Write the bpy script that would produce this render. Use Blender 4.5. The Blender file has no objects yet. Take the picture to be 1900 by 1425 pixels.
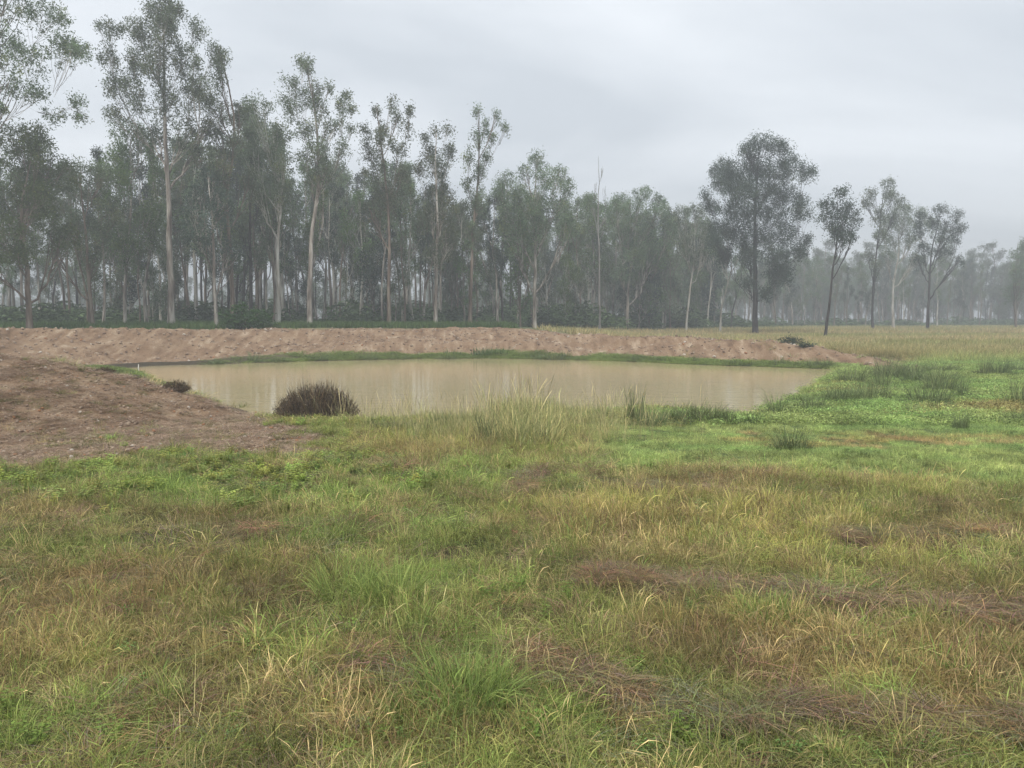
import bpy, math, random
import numpy as np
rng = np.random.default_rng(7)
random.seed(7)
SC = bpy.context.scene
COL = SC.collection

# ------------------------------------------------------------------ camera, world, sun, exposure
FPX, CX, CY, HY = 1435.0, 950.0, 712.5, 597.0      # focal length, centre and horizon in photograph pixels
EYE = 1.6
PITCH = math.atan((CY - HY) / FPX)
cam_d = bpy.data.cameras.new('camera')
cam_d.sensor_width = 36
cam_d.lens = FPX / 1900 * 36
cam_d.clip_start = 0.05
cam_d.clip_end = 3000
cam = bpy.data.objects.new('camera', cam_d)
cam.location = (0, 0, EYE)
cam.rotation_euler = (math.pi / 2 - PITCH, 0, 0)
COL.objects.link(cam)
SC.camera = cam

SUN_EL, SUN_AZ = math.radians(58), math.radians(205)   # azimuth from +Y clockwise
world = bpy.data.worlds.new("World")
SC.world = world
world.use_nodes = True
nt = world.node_tree
nt.nodes.clear()
N = nt.nodes.new
out = N('ShaderNodeOutputWorld')
bg = N('ShaderNodeBackground')
bg.inputs['Strength'].default_value = 0.1
sky = N('ShaderNodeTexSky')
sky.sky_type = 'NISHITA'
sky.sun_disc = False
sky.sun_elevation = SUN_EL
sky.sun_rotation = SUN_AZ
tc = N('ShaderNodeTexCoord')
sep = N('ShaderNodeSeparateXYZ')
nt.links.new(tc.outputs['Generated'], sep.inputs[0])
mx = N('ShaderNodeMath'); mx.operation = 'MAXIMUM'; mx.inputs[1].default_value = 0.0
nt.links.new(sep.outputs['Z'], mx.inputs[0])
ad = N('ShaderNodeMath'); ad.operation = 'ADD'; ad.inputs[1].default_value = 0.22
nt.links.new(mx.outputs[0], ad.inputs[0])
dx = N('ShaderNodeMath'); dx.operation = 'DIVIDE'
dy = N('ShaderNodeMath'); dy.operation = 'DIVIDE'
nt.links.new(sep.outputs['X'], dx.inputs[0]); nt.links.new(ad.outputs[0], dx.inputs[1])
nt.links.new(sep.outputs['Y'], dy.inputs[0]); nt.links.new(ad.outputs[0], dy.inputs[1])
cmb = N('ShaderNodeCombineXYZ')
nt.links.new(dx.outputs[0], cmb.inputs['X']); nt.links.new(dy.outputs[0], cmb.inputs['Y'])
mp = N('ShaderNodeMapping')
mp.inputs['Rotation'].default_value = (0, 0, math.radians(-24))
mp.inputs['Scale'].default_value = (0.62, 1.15, 1)
mp.inputs['Location'].default_value = (1.35, 0.4, 0)
nt.links.new(cmb.outputs[0], mp.inputs['Vector'])
n1 = N('ShaderNodeTexNoise'); n1.inputs['Scale'].default_value = 1.0
n1.inputs['Detail'].default_value = 6; n1.inputs['Roughness'].default_value = 0.5
n1.inputs['Distortion'].default_value = 0.35
nt.links.new(mp.outputs[0], n1.inputs['Vector'])
cr = N('ShaderNodeValToRGB')
cr.color_ramp.elements[0].position = 0.40
cr.color_ramp.elements[0].color = (0.435, 0.468, 0.505, 1)
cr.color_ramp.elements[1].position = 0.62
cr.color_ramp.elements[1].color = (0.620, 0.648, 0.680, 1)
nt.links.new(n1.outputs['Fac'], cr.inputs[0])
vm = N('ShaderNodeVectorMath'); vm.operation = 'SCALE'; vm.inputs['Scale'].default_value = 10.0
nt.links.new(cr.outputs[0], vm.inputs[0])
mix = N('ShaderNodeMix'); mix.data_type = 'RGBA'; mix.inputs[0].default_value = 0.94
nt.links.new(sky.outputs[0], mix.inputs[6]); nt.links.new(vm.outputs[0], mix.inputs[7])
nt.links.new(mix.outputs[2], bg.inputs['Color'])
nt.links.new(bg.outputs[0], out.inputs[0])

sun_d = bpy.data.lights.new('sun', 'SUN')
sun_d.energy = 1.5
sun_d.angle = math.radians(12)
sun_d.color = (1.0, 0.95, 0.88)
sun = bpy.data.objects.new('sun', sun_d)
sun.rotation_euler = (math.pi / 2 - SUN_EL, 0, math.pi - SUN_AZ)
COL.objects.link(sun)

vs = SC.view_settings
vs.view_transform = 'Standard'
vs.look = 'None'
vs.gamma = 1
vs.use_curve_mapping = False
vs.exposure = 0.78
SC.render.engine = 'CYCLES'
SC.cycles.max_bounces = 6
SC.cycles.diffuse_bounces = 2
SC.cycles.glossy_bounces = 2
SC.cycles.transmission_bounces = 4
SC.cycles.volume_bounces = 0
SC.cycles.use_denoising = True
SC.cycles.use_adaptive_sampling = True
SC.cycles.adaptive_threshold = 0.02

# ------------------------------------------------------------------ helpers
def P(px, py, Y):
    """photograph pixel + distance Y -> world point"""
    c, s = math.cos(PITCH), math.sin(PITCH)
    u, v = (px - CX) / FPX, (CY - py) / FPX
    d = np.array([u, c + v * s, -s + v * c])
    d = d * (Y / d[1])
    return np.array([d[0], Y, EYE + d[2]])

def G(px, py, z=0.0):
    """photograph pixel -> point on the level plane z"""
    c, s = math.cos(PITCH), math.sin(PITCH)
    u, v = (px - CX) / FPX, (CY - py) / FPX
    d = np.array([u, c + v * s, -s + v * c])
    t = (z - EYE) / d[2]
    return np.array([d[0] * t, d[1] * t])

def sstep(a, b, x):
    t = np.clip((x - a) / (b - a), 0, 1)
    return t * t * (3 - 2 * t)

def _hash(ix, iy, seed):
    h = (ix.astype(np.int64) * 374761393 + iy.astype(np.int64) * 668265263 + seed * 1442695041) & 0x7fffffff
    h = ((h ^ (h >> 13)) * 1274126177) & 0x7fffffff
    h = (h ^ (h >> 16)) & 0xffff
    return h / 65535.0

def vnoise(x, y, seed=0):
    x = np.asarray(x, float); y = np.asarray(y, float)
    ix, iy = np.floor(x), np.floor(y)
    fx, fy = x - ix, y - iy
    fx = fx * fx * (3 - 2 * fx); fy = fy * fy * (3 - 2 * fy)
    a = _hash(ix, iy, seed); b = _hash(ix + 1, iy, seed)
    c = _hash(ix, iy + 1, seed); d = _hash(ix + 1, iy + 1, seed)
    return (a * (1 - fx) + b * fx) * (1 - fy) + (c * (1 - fx) + d * fx) * fy

def fbm(x, y, seed=0, o=4, g=0.5):
    v, a, t = 0, 1.0, 0
    for k in range(o):
        v = v + a * vnoise(x * 2 ** k + 17.3 * k, y * 2 ** k - 9.1 * k, seed + k)
        t += a; a *= g
    return v / t

def poly_dist(x, y, pts, closed=False):
    """distance to polyline, and interpolation parameter value of column 2 when present"""
    best = np.full(x.shape, 1e9); val = np.zeros(x.shape); side = np.zeros(x.shape)
    n = len(pts)
    for i in range(n if closed else n - 1):
        a, b = pts[i], pts[(i + 1) % n]
        abx, aby = b[0] - a[0], b[1] - a[1]
        t = np.clip(((x - a[0]) * abx + (y - a[1]) * aby) / (abx * abx + aby * aby), 0, 1)
        d = np.hypot(x - a[0] - t * abx, y - a[1] - t * aby)
        m = d < best
        best = np.where(m, d, best)
        if len(a) > 2:
            val = np.where(m, a[2] + t * (b[2] - a[2]), val)
    return best, val

def inside(x, y, pts):
    r = np.zeros(x.shape, bool)
    n = len(pts)
    for i in range(n):
        ax, ay = pts[i][0], pts[i][1]; bx, by = pts[(i + 1) % n][0], pts[(i + 1) % n][1]
        c = ((ay > y) != (by > y)) & (x < (bx - ax) * (y - ay) / (by - ay + 1e-12) + ax)
        r ^= c
    return r

def smax(a, b, k=0.12):
    h = np.clip(0.5 + 0.5 * (a - b) / k, 0, 1)
    return b * (1 - h) + a * h + k * h * (1 - h)

# ------------------------------------------------------------------ the lie of the land
WATER = -0.55
shore_px = [(215, 684), (285, 700), (350, 724), (430, 752), (520, 775), (640, 788), (800, 786), (960, 778),
            (1090, 770), (1200, 764), (1290, 768), (1390, 778), (1440, 755), (1490, 734), (1530, 706), (1562, 690),
            (1545, 685), (1430, 681), (1300, 677), (1160, 671), (1030, 667), (900, 665), (760, 666), (620, 669),
            (480, 673), (370, 677), (280, 679)]
SHORE = [G(a, b, WATER) for a, b in shore_px]
crest_px = [(-700, 612, 23), (-420, 612, 29), (-150, 612, 35), (0, 612, 39), (200, 612, 43), (400, 613, 47), (520, 615, 49), (650, 613, 51),
            (760, 614, 51.5), (850, 613.5, 52), (885, 610, 52), (925, 613.5, 52), (1000, 619, 50.5), (1150, 624, 48), (1300, 628, 45), (1430, 636, 41.5),
            (1550, 652, 38.5), (1640, 666, 36.5), (1700, 676, 35)]
CREST = [P(a, b, c) for a, b, c in crest_px]
# ridge of the spoil heap on the near left
ridge_px = [(-300, 640, 15.5), (-120, 650, 16.5), (0, 659, 17), (120, 676, 17.2), (200, 692, 17.4), (350, 724, 17.6), (450, 754, 17.6), (520, 772, 17.6)]
RIDGE = [P(a, b, c) for a, b, c in ridge_px]
rows_px = {  # windrows of cut dead grass
    'a': [(1100, 1092), (1250, 1098), (1400, 1108), (1560, 1135), (1750, 1150), (1990, 1165)],
    'b': [(970, 1248), (1080, 1280), (1180, 1318), (1330, 1352), (1480, 1325), (1640, 1335), (1800, 1362), (2000, 1385)],
    'c': [(215, 1008), (300, 1000), (400, 1003), (520, 1008)],
    'd': [(1580, 1010), (1660, 1002), (1720, 1004)],
    'e': [(1780, 1000), (1850, 996)],
    'f': [(1210, 905), (1320, 912), (1400, 920)],
    'g': [(640, 1240), (760, 1290), (800, 1320)],
    'h': [(1020, 868), (975, 885), (960, 915)],
}
ROWS = {k: [G(a, b, -0.02) for a, b in v] for k, v in rows_px.items()}
ROWW = {'a': 0.11, 'b': 0.075, 'c': 0.07, 'd': 0.10, 'e': 0.09, 'f': 0.06, 'g': 0.03, 'h': 0.10}

def row_mask(x, y):
    m = np.zeros(x.shape)
    for k, pts in ROWS.items():
        d, _ = poly_dist(x + 0.10 * (fbm(x * 3, y * 3, 61, 2) - .5), y + 0.16 * (fbm(x * 2.5, y * 2.5, 62, 3) - .5), pts)
        m = np.maximum(m, 1 - sstep(ROWW[k] * 0.5, ROWW[k] * 1.25, d))
    return m * (.55 + .45 * sstep(.25, .45, fbm(x * 1.9 + 40, y * 1.9, 66, 3)))

def H(x, y, detail=True):
    x = np.asarray(x, float); y = np.asarray(y, float)
    sh = x.shape
    x = np.atleast_1d(x); y = np.atleast_1d(y)
    u = x / np.maximum(y, 5)
    near = -0.42 * sstep(5, 17, y)
    back = 1.12 * (1 - sstep(-0.02, 0.20, u)) + 0.04
    far = np.where(u > 0.0, 0.20 * sstep(80, 120, y), 0.20 * sstep(80, 120, y))
    t = sstep(38, 56, y)
    tr = sstep(36, 52, y)
    nat = near * (1 - t) + (back + far) * t
    wet = sstep(0.15, 0.3, u) * (1 - sstep(36, 60, y)) * sstep(10, 18, y)
    nat = nat * (1 - wet) + wet * (-0.43 + 0.45 * sstep(33, 60, y))
    # bank round the dam
    d, cz = poly_dist(x, y, CREST)
    wob = 0.5 * (fbm(x * .9, y * .9, 5, 3) - .5)
    bank = cz - 0.36 * np.maximum(0, d - 0.45 + wob) + 0.10 * (fbm(x * .55, y * .55, 8, 3) - .5)
    z = smax(nat, bank, 0.1)
    # spoil heap
    d2 = np.interp(x, [p[0] for p in RIDGE], [p[1] for p in RIDGE])
    rz = np.interp(x, [p[0] for p in RIDGE] + [-3.5, -2], [p[2] for p in RIDGE] + [-0.75, -1.5])
    dy_ = d2 - y
    heap = rz - np.where(dy_ > 0, 0.118 * np.maximum(dy_ - .3, 0), 0.33 * np.maximum(-dy_ - .15, 0))
    z = smax(z, heap, 0.10)
    # the dam itself
    ds, _ = poly_dist(x, y, SHORE, True)
    ins = inside(x, y, SHORE)
    sd = np.where(ins, -ds, ds) + 0.5 * (fbm(x * .8, y * .8, 3, 3) - .5)
    w = 1.6
    lim = WATER + np.where(sd > 0, 0.30 * sstep(0, w, sd) + 0.6 * sstep(0.4, 4.0, sd) + 4 * sstep(1.5, 9, sd), 0.35 * sd)
    z = np.where(sd < 9, np.minimum(z, lim), z)
    # bare lip along shore on the right is flat and wet
    if detail:
        z = z + 0.06 * (fbm(x * .7, y * .7, 11, 3) - .5) * sstep(-1, 1, sd)
        z = z + 0.035 * row_mask(x, y)
        s = soil(x, y)
        z = z + s * (0.11 * (fbm(x * 2.1, y * 2.1, 21, 4, .6) - .5) + 0.05 * (fbm(x * 9, y * 9, 22, 2) - .5))
        m = bank_mask(x, y)
        ang = x * 0.8 + y * 0.6
        z = z - .22 * m * (.2 + .8 * sstep(.45, .6, fbm(x * .35, y * .35, 36, 2))) * sstep(.85, 1.15, poly_dist(x, y, CREST)[0] + .8 * (fbm(x * .7, y * .7, 35, 2) - .5)) + m * (0.24 * (fbm(ang * .9 + 1.5 * fbm(x * .3, y * .3, 37, 2), (y - x) * .30, 31, 4, .6) - .5) + 0.26 * (fbm(x * 1.7, y * 1.7, 38, 4, .65) - .5) + 0.22 * (np.abs(fbm(x * .5, y * 1.4, 32, 3) - .5)) - 0.02)
        z = z + 0.05 * (fbm(x * 3.3, y * 3.3, 12, 2) - .5) * sstep(.0, 1, sd) * (1 - s)
    return z.reshape(sh) if sh else float(z[0])

def bank_mask(x, y):
    d, cz = poly_dist(x, y, CREST)
    n = fbm(x * .8, y * .8, 41, 3) - .5
    ds, _ = poly_dist(x, y, SHORE, True)
    sd = np.where(inside(x, y, SHORE), -ds, ds)
    u = x / np.maximum(y, 5)
    return (1 - sstep(6.0, 7.0, d + 1.4 * n)) * sstep(.9, 1.5, sd + 1.0 * n) * (1 - sstep(.50, .56, u)) * sstep(-0.35 , 0.05, cz + 0.25)

SOIL = [G(a, b, z) for a, b, z in [(-500, 880, -.1), (0, 858, -.05), (130, 840, 0), (250, 826, 0), (340, 838, -.1), (430, 852, -.15), (520, 850, -.2), (600, 846, -.25),
        (640, 822, -.3), (560, 800, -.35), (505, 778, -.45)]] + [np.array([-5.0, 18.6]), np.array([-12, 19.5]), np.array([-30, 19]), np.array([-30, 10])]
def soil(x, y):
    d, _ = poly_dist(x, y, SOIL, True)
    sd = np.where(inside(x, y, SOIL), d, -d) + 2.3 * (fbm(x * .9, y * .9, 51, 5, .6) - .5)
    return sstep(-.35, .45, sd)

def zones(x, y):
    """plan weights of the plant colour zones; blobs given by the pixel their middle stands at"""
    def blob(px, py, rx, ry, z=-.05):
        c = G(px, py, z); s = np.hypot(c[0], c[1])
        r1 = rx / FPX * c[1]; r2 = ry * c[1] ** 2 / (FPX * (EYE - z))
        wx = x + r1 * .6 * (fbm(x * 1.4 / r1, y * 1.4 / r1, px % 97, 3) - .5)
        wy = y + r2 * .6 * (fbm(x * 1.4 / r2, y * 1.4 / r2, py % 89, 3) - .5)
        d = np.hypot((wx - c[0]) / r1, (wy - c[1]) / r2)
        return 1 - sstep(.55, 1.25, d)
    def many(l):
        m = np.zeros(x.shape)
        for b in l: m = np.maximum(m, blob(*b) if len(b) == 4 else blob(*b[:4]) * b[4])
        return m
    u = x / np.maximum(y, 4)
    red = many([(120, 1150, 260, 100), (60, 960, 160, 40, .7), (330, 1240, 200, 60, .7), (1480, 1230, 300, 60), (1800, 1270, 200, 80), (1820, 1130, 120, 50, .6), (1250, 1210, 120, 60, .7),
                (800, 1395, 260, 40, .8), (1320, 890, 200, 28, .9), (1180, 1000, 160, 60, .6), (690, 1180, 200, 50, .3), (1700, 800, 240, 26, .5),
                (1190, 1090, 200, 40, .6), (720, 840, 120, 34, .7), (640, 860, 160, 22, .6), (400, 975, 260, 30, .5), (900, 1150, 200, 50, .35), (1800, 980, 200, 40, .5)])
    green = many([(680, 985, 200, 50), (760, 1130, 170, 90), (480, 900, 420, 60), (870, 1270, 150, 90), (1000, 1110, 100, 50), (900, 880, 120, 40), (120, 1380, 200, 70, .7),
                  (1480, 1120, 200, 20, .8), (1040, 1380, 120, 60, .8), (1300, 1390, 100, 40, .7), (250, 1050, 100, 40, .4)])
    gold = many([(1250, 960, 320, 60), (1500, 1010, 300, 60), (350, 1100, 260, 80, .7), (1600, 1060, 260, 40, .7), (1350, 1180, 200, 50, .7), (820, 800, 170, 30, .9),
                 (600, 1300, 260, 90, .5), (1150, 830, 150, 30, .5), (1000, 790, 140, 40, .9), (1650, 900, 300, 30, .35)])
    marsh = sstep(.04, .16, u + .08 * (fbm(x * .5, y * .5, 71, 3) - .5)) * sstep(7.6, 9.4, y + (u - .3) * 1.5 + 2.2 * (fbm(x * .8, y * .8, 72, 3) - .5)) * (1 - sstep(34, 46, y + 6 * (fbm(x * .2, y * .2, 74, 2) - .5)))
    return red, green, gold, marsh

# ------------------------------------------------------------------ materials
def mat(name):
    m = bpy.data.materials.new(name); m.use_nodes = True
    m.node_tree.nodes.clear()
    return m, m.node_tree, m.node_tree.nodes.new, m.node_tree.links.new

def leafy(name, base, trans=0.3, instancer=True, rough=0.65, objvar=0.0, spec=0.15):
    """blades and leaves: tint (per plant) x var (per blade); thin, so part of the light passes through"""
    m, t, n, l = mat(name)
    o = n('ShaderNodeOutputMaterial')
    pr = n('ShaderNodeBsdfPrincipled'); pr.inputs['Roughness'].default_value = rough
    pr.inputs['Specular IOR Level'].default_value = spec
    tr = n('ShaderNodeBsdfTranslucent')
    va = n('ShaderNodeAttribute'); va.attribute_name = 'var'
    mul = n('ShaderNodeMix'); mul.data_type = 'RGBA'; mul.blend_type = 'MULTIPLY'; mul.inputs[0].default_value = 1
    l(va.outputs['Color'], mul.inputs[6])
    if instancer:
        ti = n('ShaderNodeAttribute'); ti.attribute_type = 'INSTANCER'; ti.attribute_name = 'tint'
        l(ti.outputs['Color'], mul.inputs[7])
    else:
        mul.inputs[7].default_value = (*base, 1)
    col = mul.outputs[2]
    if objvar:
        oi = n('ShaderNodeObjectInfo')
        hs = n('ShaderNodeHueSaturation')
        r1 = n('ShaderNodeMapRange'); r1.inputs[3].default_value = 1 - objvar; r1.inputs[4].default_value = 1 + objvar
        r2 = n('ShaderNodeMapRange'); r2.inputs[3].default_value = .5 - objvar * .07; r2.inputs[4].default_value = .5 + objvar * .07
        l(oi.outputs['Random'], r1.inputs[0]); l(oi.outputs['Random'], r2.inputs[0])
        l(r1.outputs[0], hs.inputs['Value']); l(r2.outputs[0], hs.inputs['Hue'])
        l(col, hs.inputs['Color']); col = hs.outputs[0]
    l(col, pr.inputs['Base Color']); l(col, tr.inputs['Color'])
    ms = n('ShaderNodeMixShader'); ms.inputs[0].default_value = trans
    l(pr.outputs[0], ms.inputs[1]); l(tr.outputs[0], ms.inputs[2]); l(ms.outputs[0], o.inputs[0])
    return m

def bark(name, c1, c2, c3, scale=1.0, rough=.85):
    m, t, n, l = mat(name)
    o = n('ShaderNodeOutputMaterial')
    pr = n('ShaderNodeBsdfPrincipled'); pr.inputs['Roughness'].default_value = rough; pr.inputs['Specular IOR Level'].default_value = .25
    tc = n('ShaderNodeTexCoord'); mp = n('ShaderNodeMapping'); mp.inputs['Scale'].default_value = (2.2 * scale, 2.2 * scale, .35 * scale)
    l(tc.outputs['Object'], mp.inputs[0])
    n1 = n('ShaderNodeTexNoise'); n1.inputs['Scale'].default_value = 1.6; n1.inputs['Detail'].default_value = 5
    l(mp.outputs[0], n1.inputs['Vector'])
    cr = n('ShaderNodeValToRGB'); e = cr.color_ramp.elements
    e[0].position = .35; e[0].color = (*c1, 1); e[1].position = .62; e[1].color = (*c3, 1)
    k = e.new(.5); k.color = (*c2, 1)
    l(n1.outputs['Fac'], cr.inputs[0]); l(cr.outputs[0], pr.inputs['Base Color'])
    n2 = n('ShaderNodeTexNoise'); n2.inputs['Scale'].default_value = 9; l(mp.outputs[0], n2.inputs['Vector'])
    b = n('ShaderNodeBump'); b.inputs['Strength'].default_value = .6; b.inputs['Distance'].default_value = .05
    l(n2.outputs['Fac'], b.inputs['Height']); l(b.outputs[0], pr.inputs['Normal'])
    l(pr.outputs[0], o.inputs[0])
    return m

M = {}
M['grass'] = leafy('grass_blades', None, .24)
M['rush'] = leafy('rush_stems', (.150, .192, .080), .2, False, objvar=.15)
M['bright_tuft'] = leafy('green_tussock_blades', (.25, .33, .095), .35, False)
M['deadtwig'] = leafy('dry_dark_twigs', (.105, .078, .052), .0, False, .8)
M['weed'] = leafy('weed_leaves', (.23, .33, .075), .35, False, objvar=.15)
M['leaf_grey'] = leafy('gum_leaves_grey_green', (.140, .182, .100), .30, False, .5, objvar=.32)
M['leaf_green'] = leafy('gum_leaves_green', (.120, .180, .062), .32, False, .5, objvar=.28)
M['leaf_dark'] = leafy('dark_evergreen_leaves', (.062, .092, .062), .22, False, .55, objvar=.25)
M['leaf_shrub'] = leafy('shrub_leaves', (.055, .125, .030), .3, False, .5, objvar=.15)
M['bark_pale'] = bark('pale_gum_bark', (.10, .08, .062), (.28, .24, .20), (.50, .46, .40))
M['bark_white'] = bark('white_gum_bark', (.30, .26, .21), (.48, .45, .39), (.62, .60, .54))
M['bark_brown'] = bark('brown_gum_bark', (.10, .072, .052), (.18, .135, .10), (.27, .22, .17))
M['bark_dark'] = bark('dark_ironbark', (.030, .024, .021), (.055, .046, .040), (.085, .073, .064))
M['bark_dead'] = bark('weathered_dead_wood', (.17, .15, .135), (.25, .23, .21), (.33, .31, .29))

def ground_material():
    m, t, n, l = mat('soil_and_turf')
    o = n('ShaderNodeOutputMaterial')
    pr = n('ShaderNodeBsdfPrincipled'); pr.inputs['Roughness'].default_value = .9; pr.inputs['Specular IOR Level'].default_value = .2
    at = n('ShaderNodeAttribute'); at.attribute_name = 'ground_colour'
    so = n('ShaderNodeAttribute'); so.attribute_name = 'bare'
    tc = n('ShaderNodeTexCoord')
    n1 = n('ShaderNodeTexNoise'); n1.inputs['Scale'].default_value = .9; n1.inputs['Detail'].default_value = 10; n1.inputs['Roughness'].default_value = .68
    l(tc.outputs['Object'], n1.inputs['Vector'])
    n2 = n('ShaderNodeTexNoise'); n2.inputs['Scale'].default_value = 14; n2.inputs['Detail'].default_value = 6; n2.inputs['Roughness'].default_value = .75
    l(tc.outputs['Object'], n2.inputs['Vector'])
    # bare earth: red clay, grey-brown clods, pale grit
    cr = n('ShaderNodeValToRGB'); e = cr.color_ramp.elements
    e[0].position = .38; e[0].color = (.108, .070, .041, 1); e[1].position = .62; e[1].color = (.50, .395, .285, 1)
    k = e.new(.46); k.color = (.235, .150, .090, 1)
    k = e.new(.54); k.color = (.325, .225, .142, 1)
    mpz = n('ShaderNodeMapping'); mpz.inputs['Rotation'].default_value = (0, 0, math.radians(38)); mpz.inputs['Scale'].default_value = (2.6, .55, 1)
    l(tc.outputs['Object'], mpz.inputs[0])
    n3 = n('ShaderNodeTexNoise'); n3.inputs['Scale'].default_value = 1.0; n3.inputs['Detail'].default_value = 6; n3.inputs['Roughness'].default_value = .6
    l(mpz.outputs[0], n3.inputs['Vector'])
    h3 = n('ShaderNodeMath'); h3.operation = 'MULTIPLY'; h3.inputs[1].default_value = .42; l(n3.outputs['Fac'], h3.inputs[0])
    av0 = n('ShaderNodeMath'); av0.operation = 'ADD'
    av = n('ShaderNodeMath'); av.operation = 'ADD'
    h1 = n('ShaderNodeMath'); h1.operation = 'MULTIPLY'; h1.inputs[1].default_value = .30
    h2 = n('ShaderNodeMath'); h2.operation = 'MULTIPLY'; h2.inputs[1].default_value = .28
    l(n1.outputs['Fac'], h1.inputs[0]); l(n2.outputs['Fac'], h2.inputs[0]); l(h1.outputs[0], av0.inputs[0]); l(h3.outputs[0], av0.inputs[1]); l(av0.outputs[0], av.inputs[0]); l(h2.outputs[0], av.inputs[1])
    l(av.outputs[0], cr.inputs[0])
    # turf: attribute colour broken up
    mr = n('ShaderNodeMapRange'); mr.inputs[1].default_value = .3; mr.inputs[2].default_value = .7; mr.inputs[3].default_value = .55; mr.inputs[4].default_value = 1.4
    l(n2.outputs['Fac'], mr.inputs[0])
    sc = n('ShaderNodeVectorMath'); sc.operation = 'SCALE'
    l(at.outputs['Color'], sc.inputs[0]); l(mr.outputs[0], sc.inputs['Scale'])
    mm = n('ShaderNodeMix'); mm.data_type = 'RGBA'
    l(so.outputs['Fac'], mm.inputs[0]); l(sc.outputs[0], mm.inputs[6]); l(cr.outputs[0], mm.inputs[7])
    l(mm.outputs[2], pr.inputs['Base Color'])
    b = n('ShaderNodeBump'); b.inputs['Strength'].default_value = .9; b.inputs['Distance'].default_value = .05
    l(n2.outputs['Fac'], b.inputs['Height']); l(b.outputs[0], pr.inputs['Normal'])
    l(pr.outputs[0], o.inputs[0])
    return m

def water_material():
    m, t, n, l = mat('muddy_water')
    o = n('ShaderNodeOutputMaterial')
    pr = n('ShaderNodeBsdfPrincipled'); pr.inputs['Roughness'].default_value = .07
    pr.inputs['IOR'].default_value = 1.33; pr.inputs['Specular IOR Level'].default_value = .42
    tc = n('ShaderNodeTexCoord')
    n1 = n('ShaderNodeTexNoise'); n1.inputs['Scale'].default_value = .12; n1.inputs['Detail'].default_value = 3
    l(tc.outputs['Object'], n1.inputs['Vector'])
    cr = n('ShaderNodeValToRGB'); e = cr.color_ramp.elements
    e[0].position = .35; e[0].color = (.52, .435, .235, 1); e[1].position = .65; e[1].color = (.54, .44, .245, 1)
    l(n1.outputs['Fac'], cr.inputs[0]); l(cr.outputs[0], pr.inputs['Base Color'])
    mp = n('ShaderNodeMapping'); mp.inputs['Scale'].default_value = (.5, 1.6, 1); l(tc.outputs['Object'], mp.inputs[0])
    n2 = n('ShaderNodeTexNoise'); n2.inputs['Scale'].default_value = 2.2; n2.inputs['Detail'].default_value = 5; l(mp.outputs[0], n2.inputs['Vector'])
    b = n('ShaderNodeBump'); b.inputs['Strength'].default_value = .16; b.inputs['Distance'].default_value = .05
    l(n2.outputs['Fac'], b.inputs['Height']); l(b.outputs[0], pr.inputs['Normal'])
    l(pr.outputs[0], o.inputs[0])
    return m
M['ground'] = ground_material()
M['water'] = water_material()

def plain(name, c, rough=.7):
    m, t, n, l = mat(name)
    o = n('ShaderNodeOutputMaterial'); pr = n('ShaderNodeBsdfPrincipled'); pr.inputs['Roughness'].default_value = rough
    tc = n('ShaderNodeTexCoord'); n1 = n('ShaderNodeTexNoise'); n1.inputs['Scale'].default_value = 6; l(tc.outputs['Object'], n1.inputs['Vector'])
    cr = n('ShaderNodeValToRGB'); e = cr.color_ramp.elements
    e[0].position = .3; e[0].color = (*[v * .7 for v in c], 1); e[1].position = .7; e[1].color = (*[min(1, v * 1.2) for v in c], 1)
    l(n1.outputs['Fac'], cr.inputs[0]); l(cr.outputs[0], pr.inputs['Base Color']); l(pr.outputs[0], o.inputs[0])
    return m

# ------------------------------------------------------------------ mesh helpers
def quad_mesh(name, v, f, mats, var=None, mi=None, smooth=False):
    v = np.asarray(v, np.float32).reshape(-1, 3); f = np.asarray(f, np.int32).reshape(-1, 4)
    me = bpy.data.meshes.new(name)
    me.vertices.add(len(v)); me.vertices.foreach_set('co', v.ravel())
    me.loops.add(f.size); me.loops.foreach_set('vertex_index', f.ravel())
    me.polygons.add(len(f)); me.polygons.foreach_set('loop_start', np.arange(0, f.size, 4, dtype=np.int32))
    me.polygons.foreach_set('loop_total', np.full(len(f), 4, np.int32))
    for m in mats: me.materials.append(m)
    if mi is not None: me.polygons.foreach_set('material_index', np.asarray(mi, np.int32))
    if smooth: me.polygons.foreach_set('use_smooth', np.ones(len(f), bool))
    if var is not None:
        a = me.attributes.new('var', 'FLOAT_COLOR', 'POINT')
        c = np.ones((len(v), 4), np.float32); c[:, :3] = var
        a.data.foreach_set('color', c.ravel())
    me.update(calc_edges=True)
    return me

def link(name, me, parent=None, loc=None, rz=0, label=None, cat=None, group=None, kind=None):
    o = bpy.data.objects.new(name, me); COL.objects.link(o)
    if loc is not None: o.location = [float(q) for q in loc]
    o.rotation_euler = (0, 0, rz)
    if parent: o.parent = parent
    if label: o['label'] = label
    if cat: o['category'] = cat
    if group: o['group'] = group
    if kind: o['kind'] = kind
    return o

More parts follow.
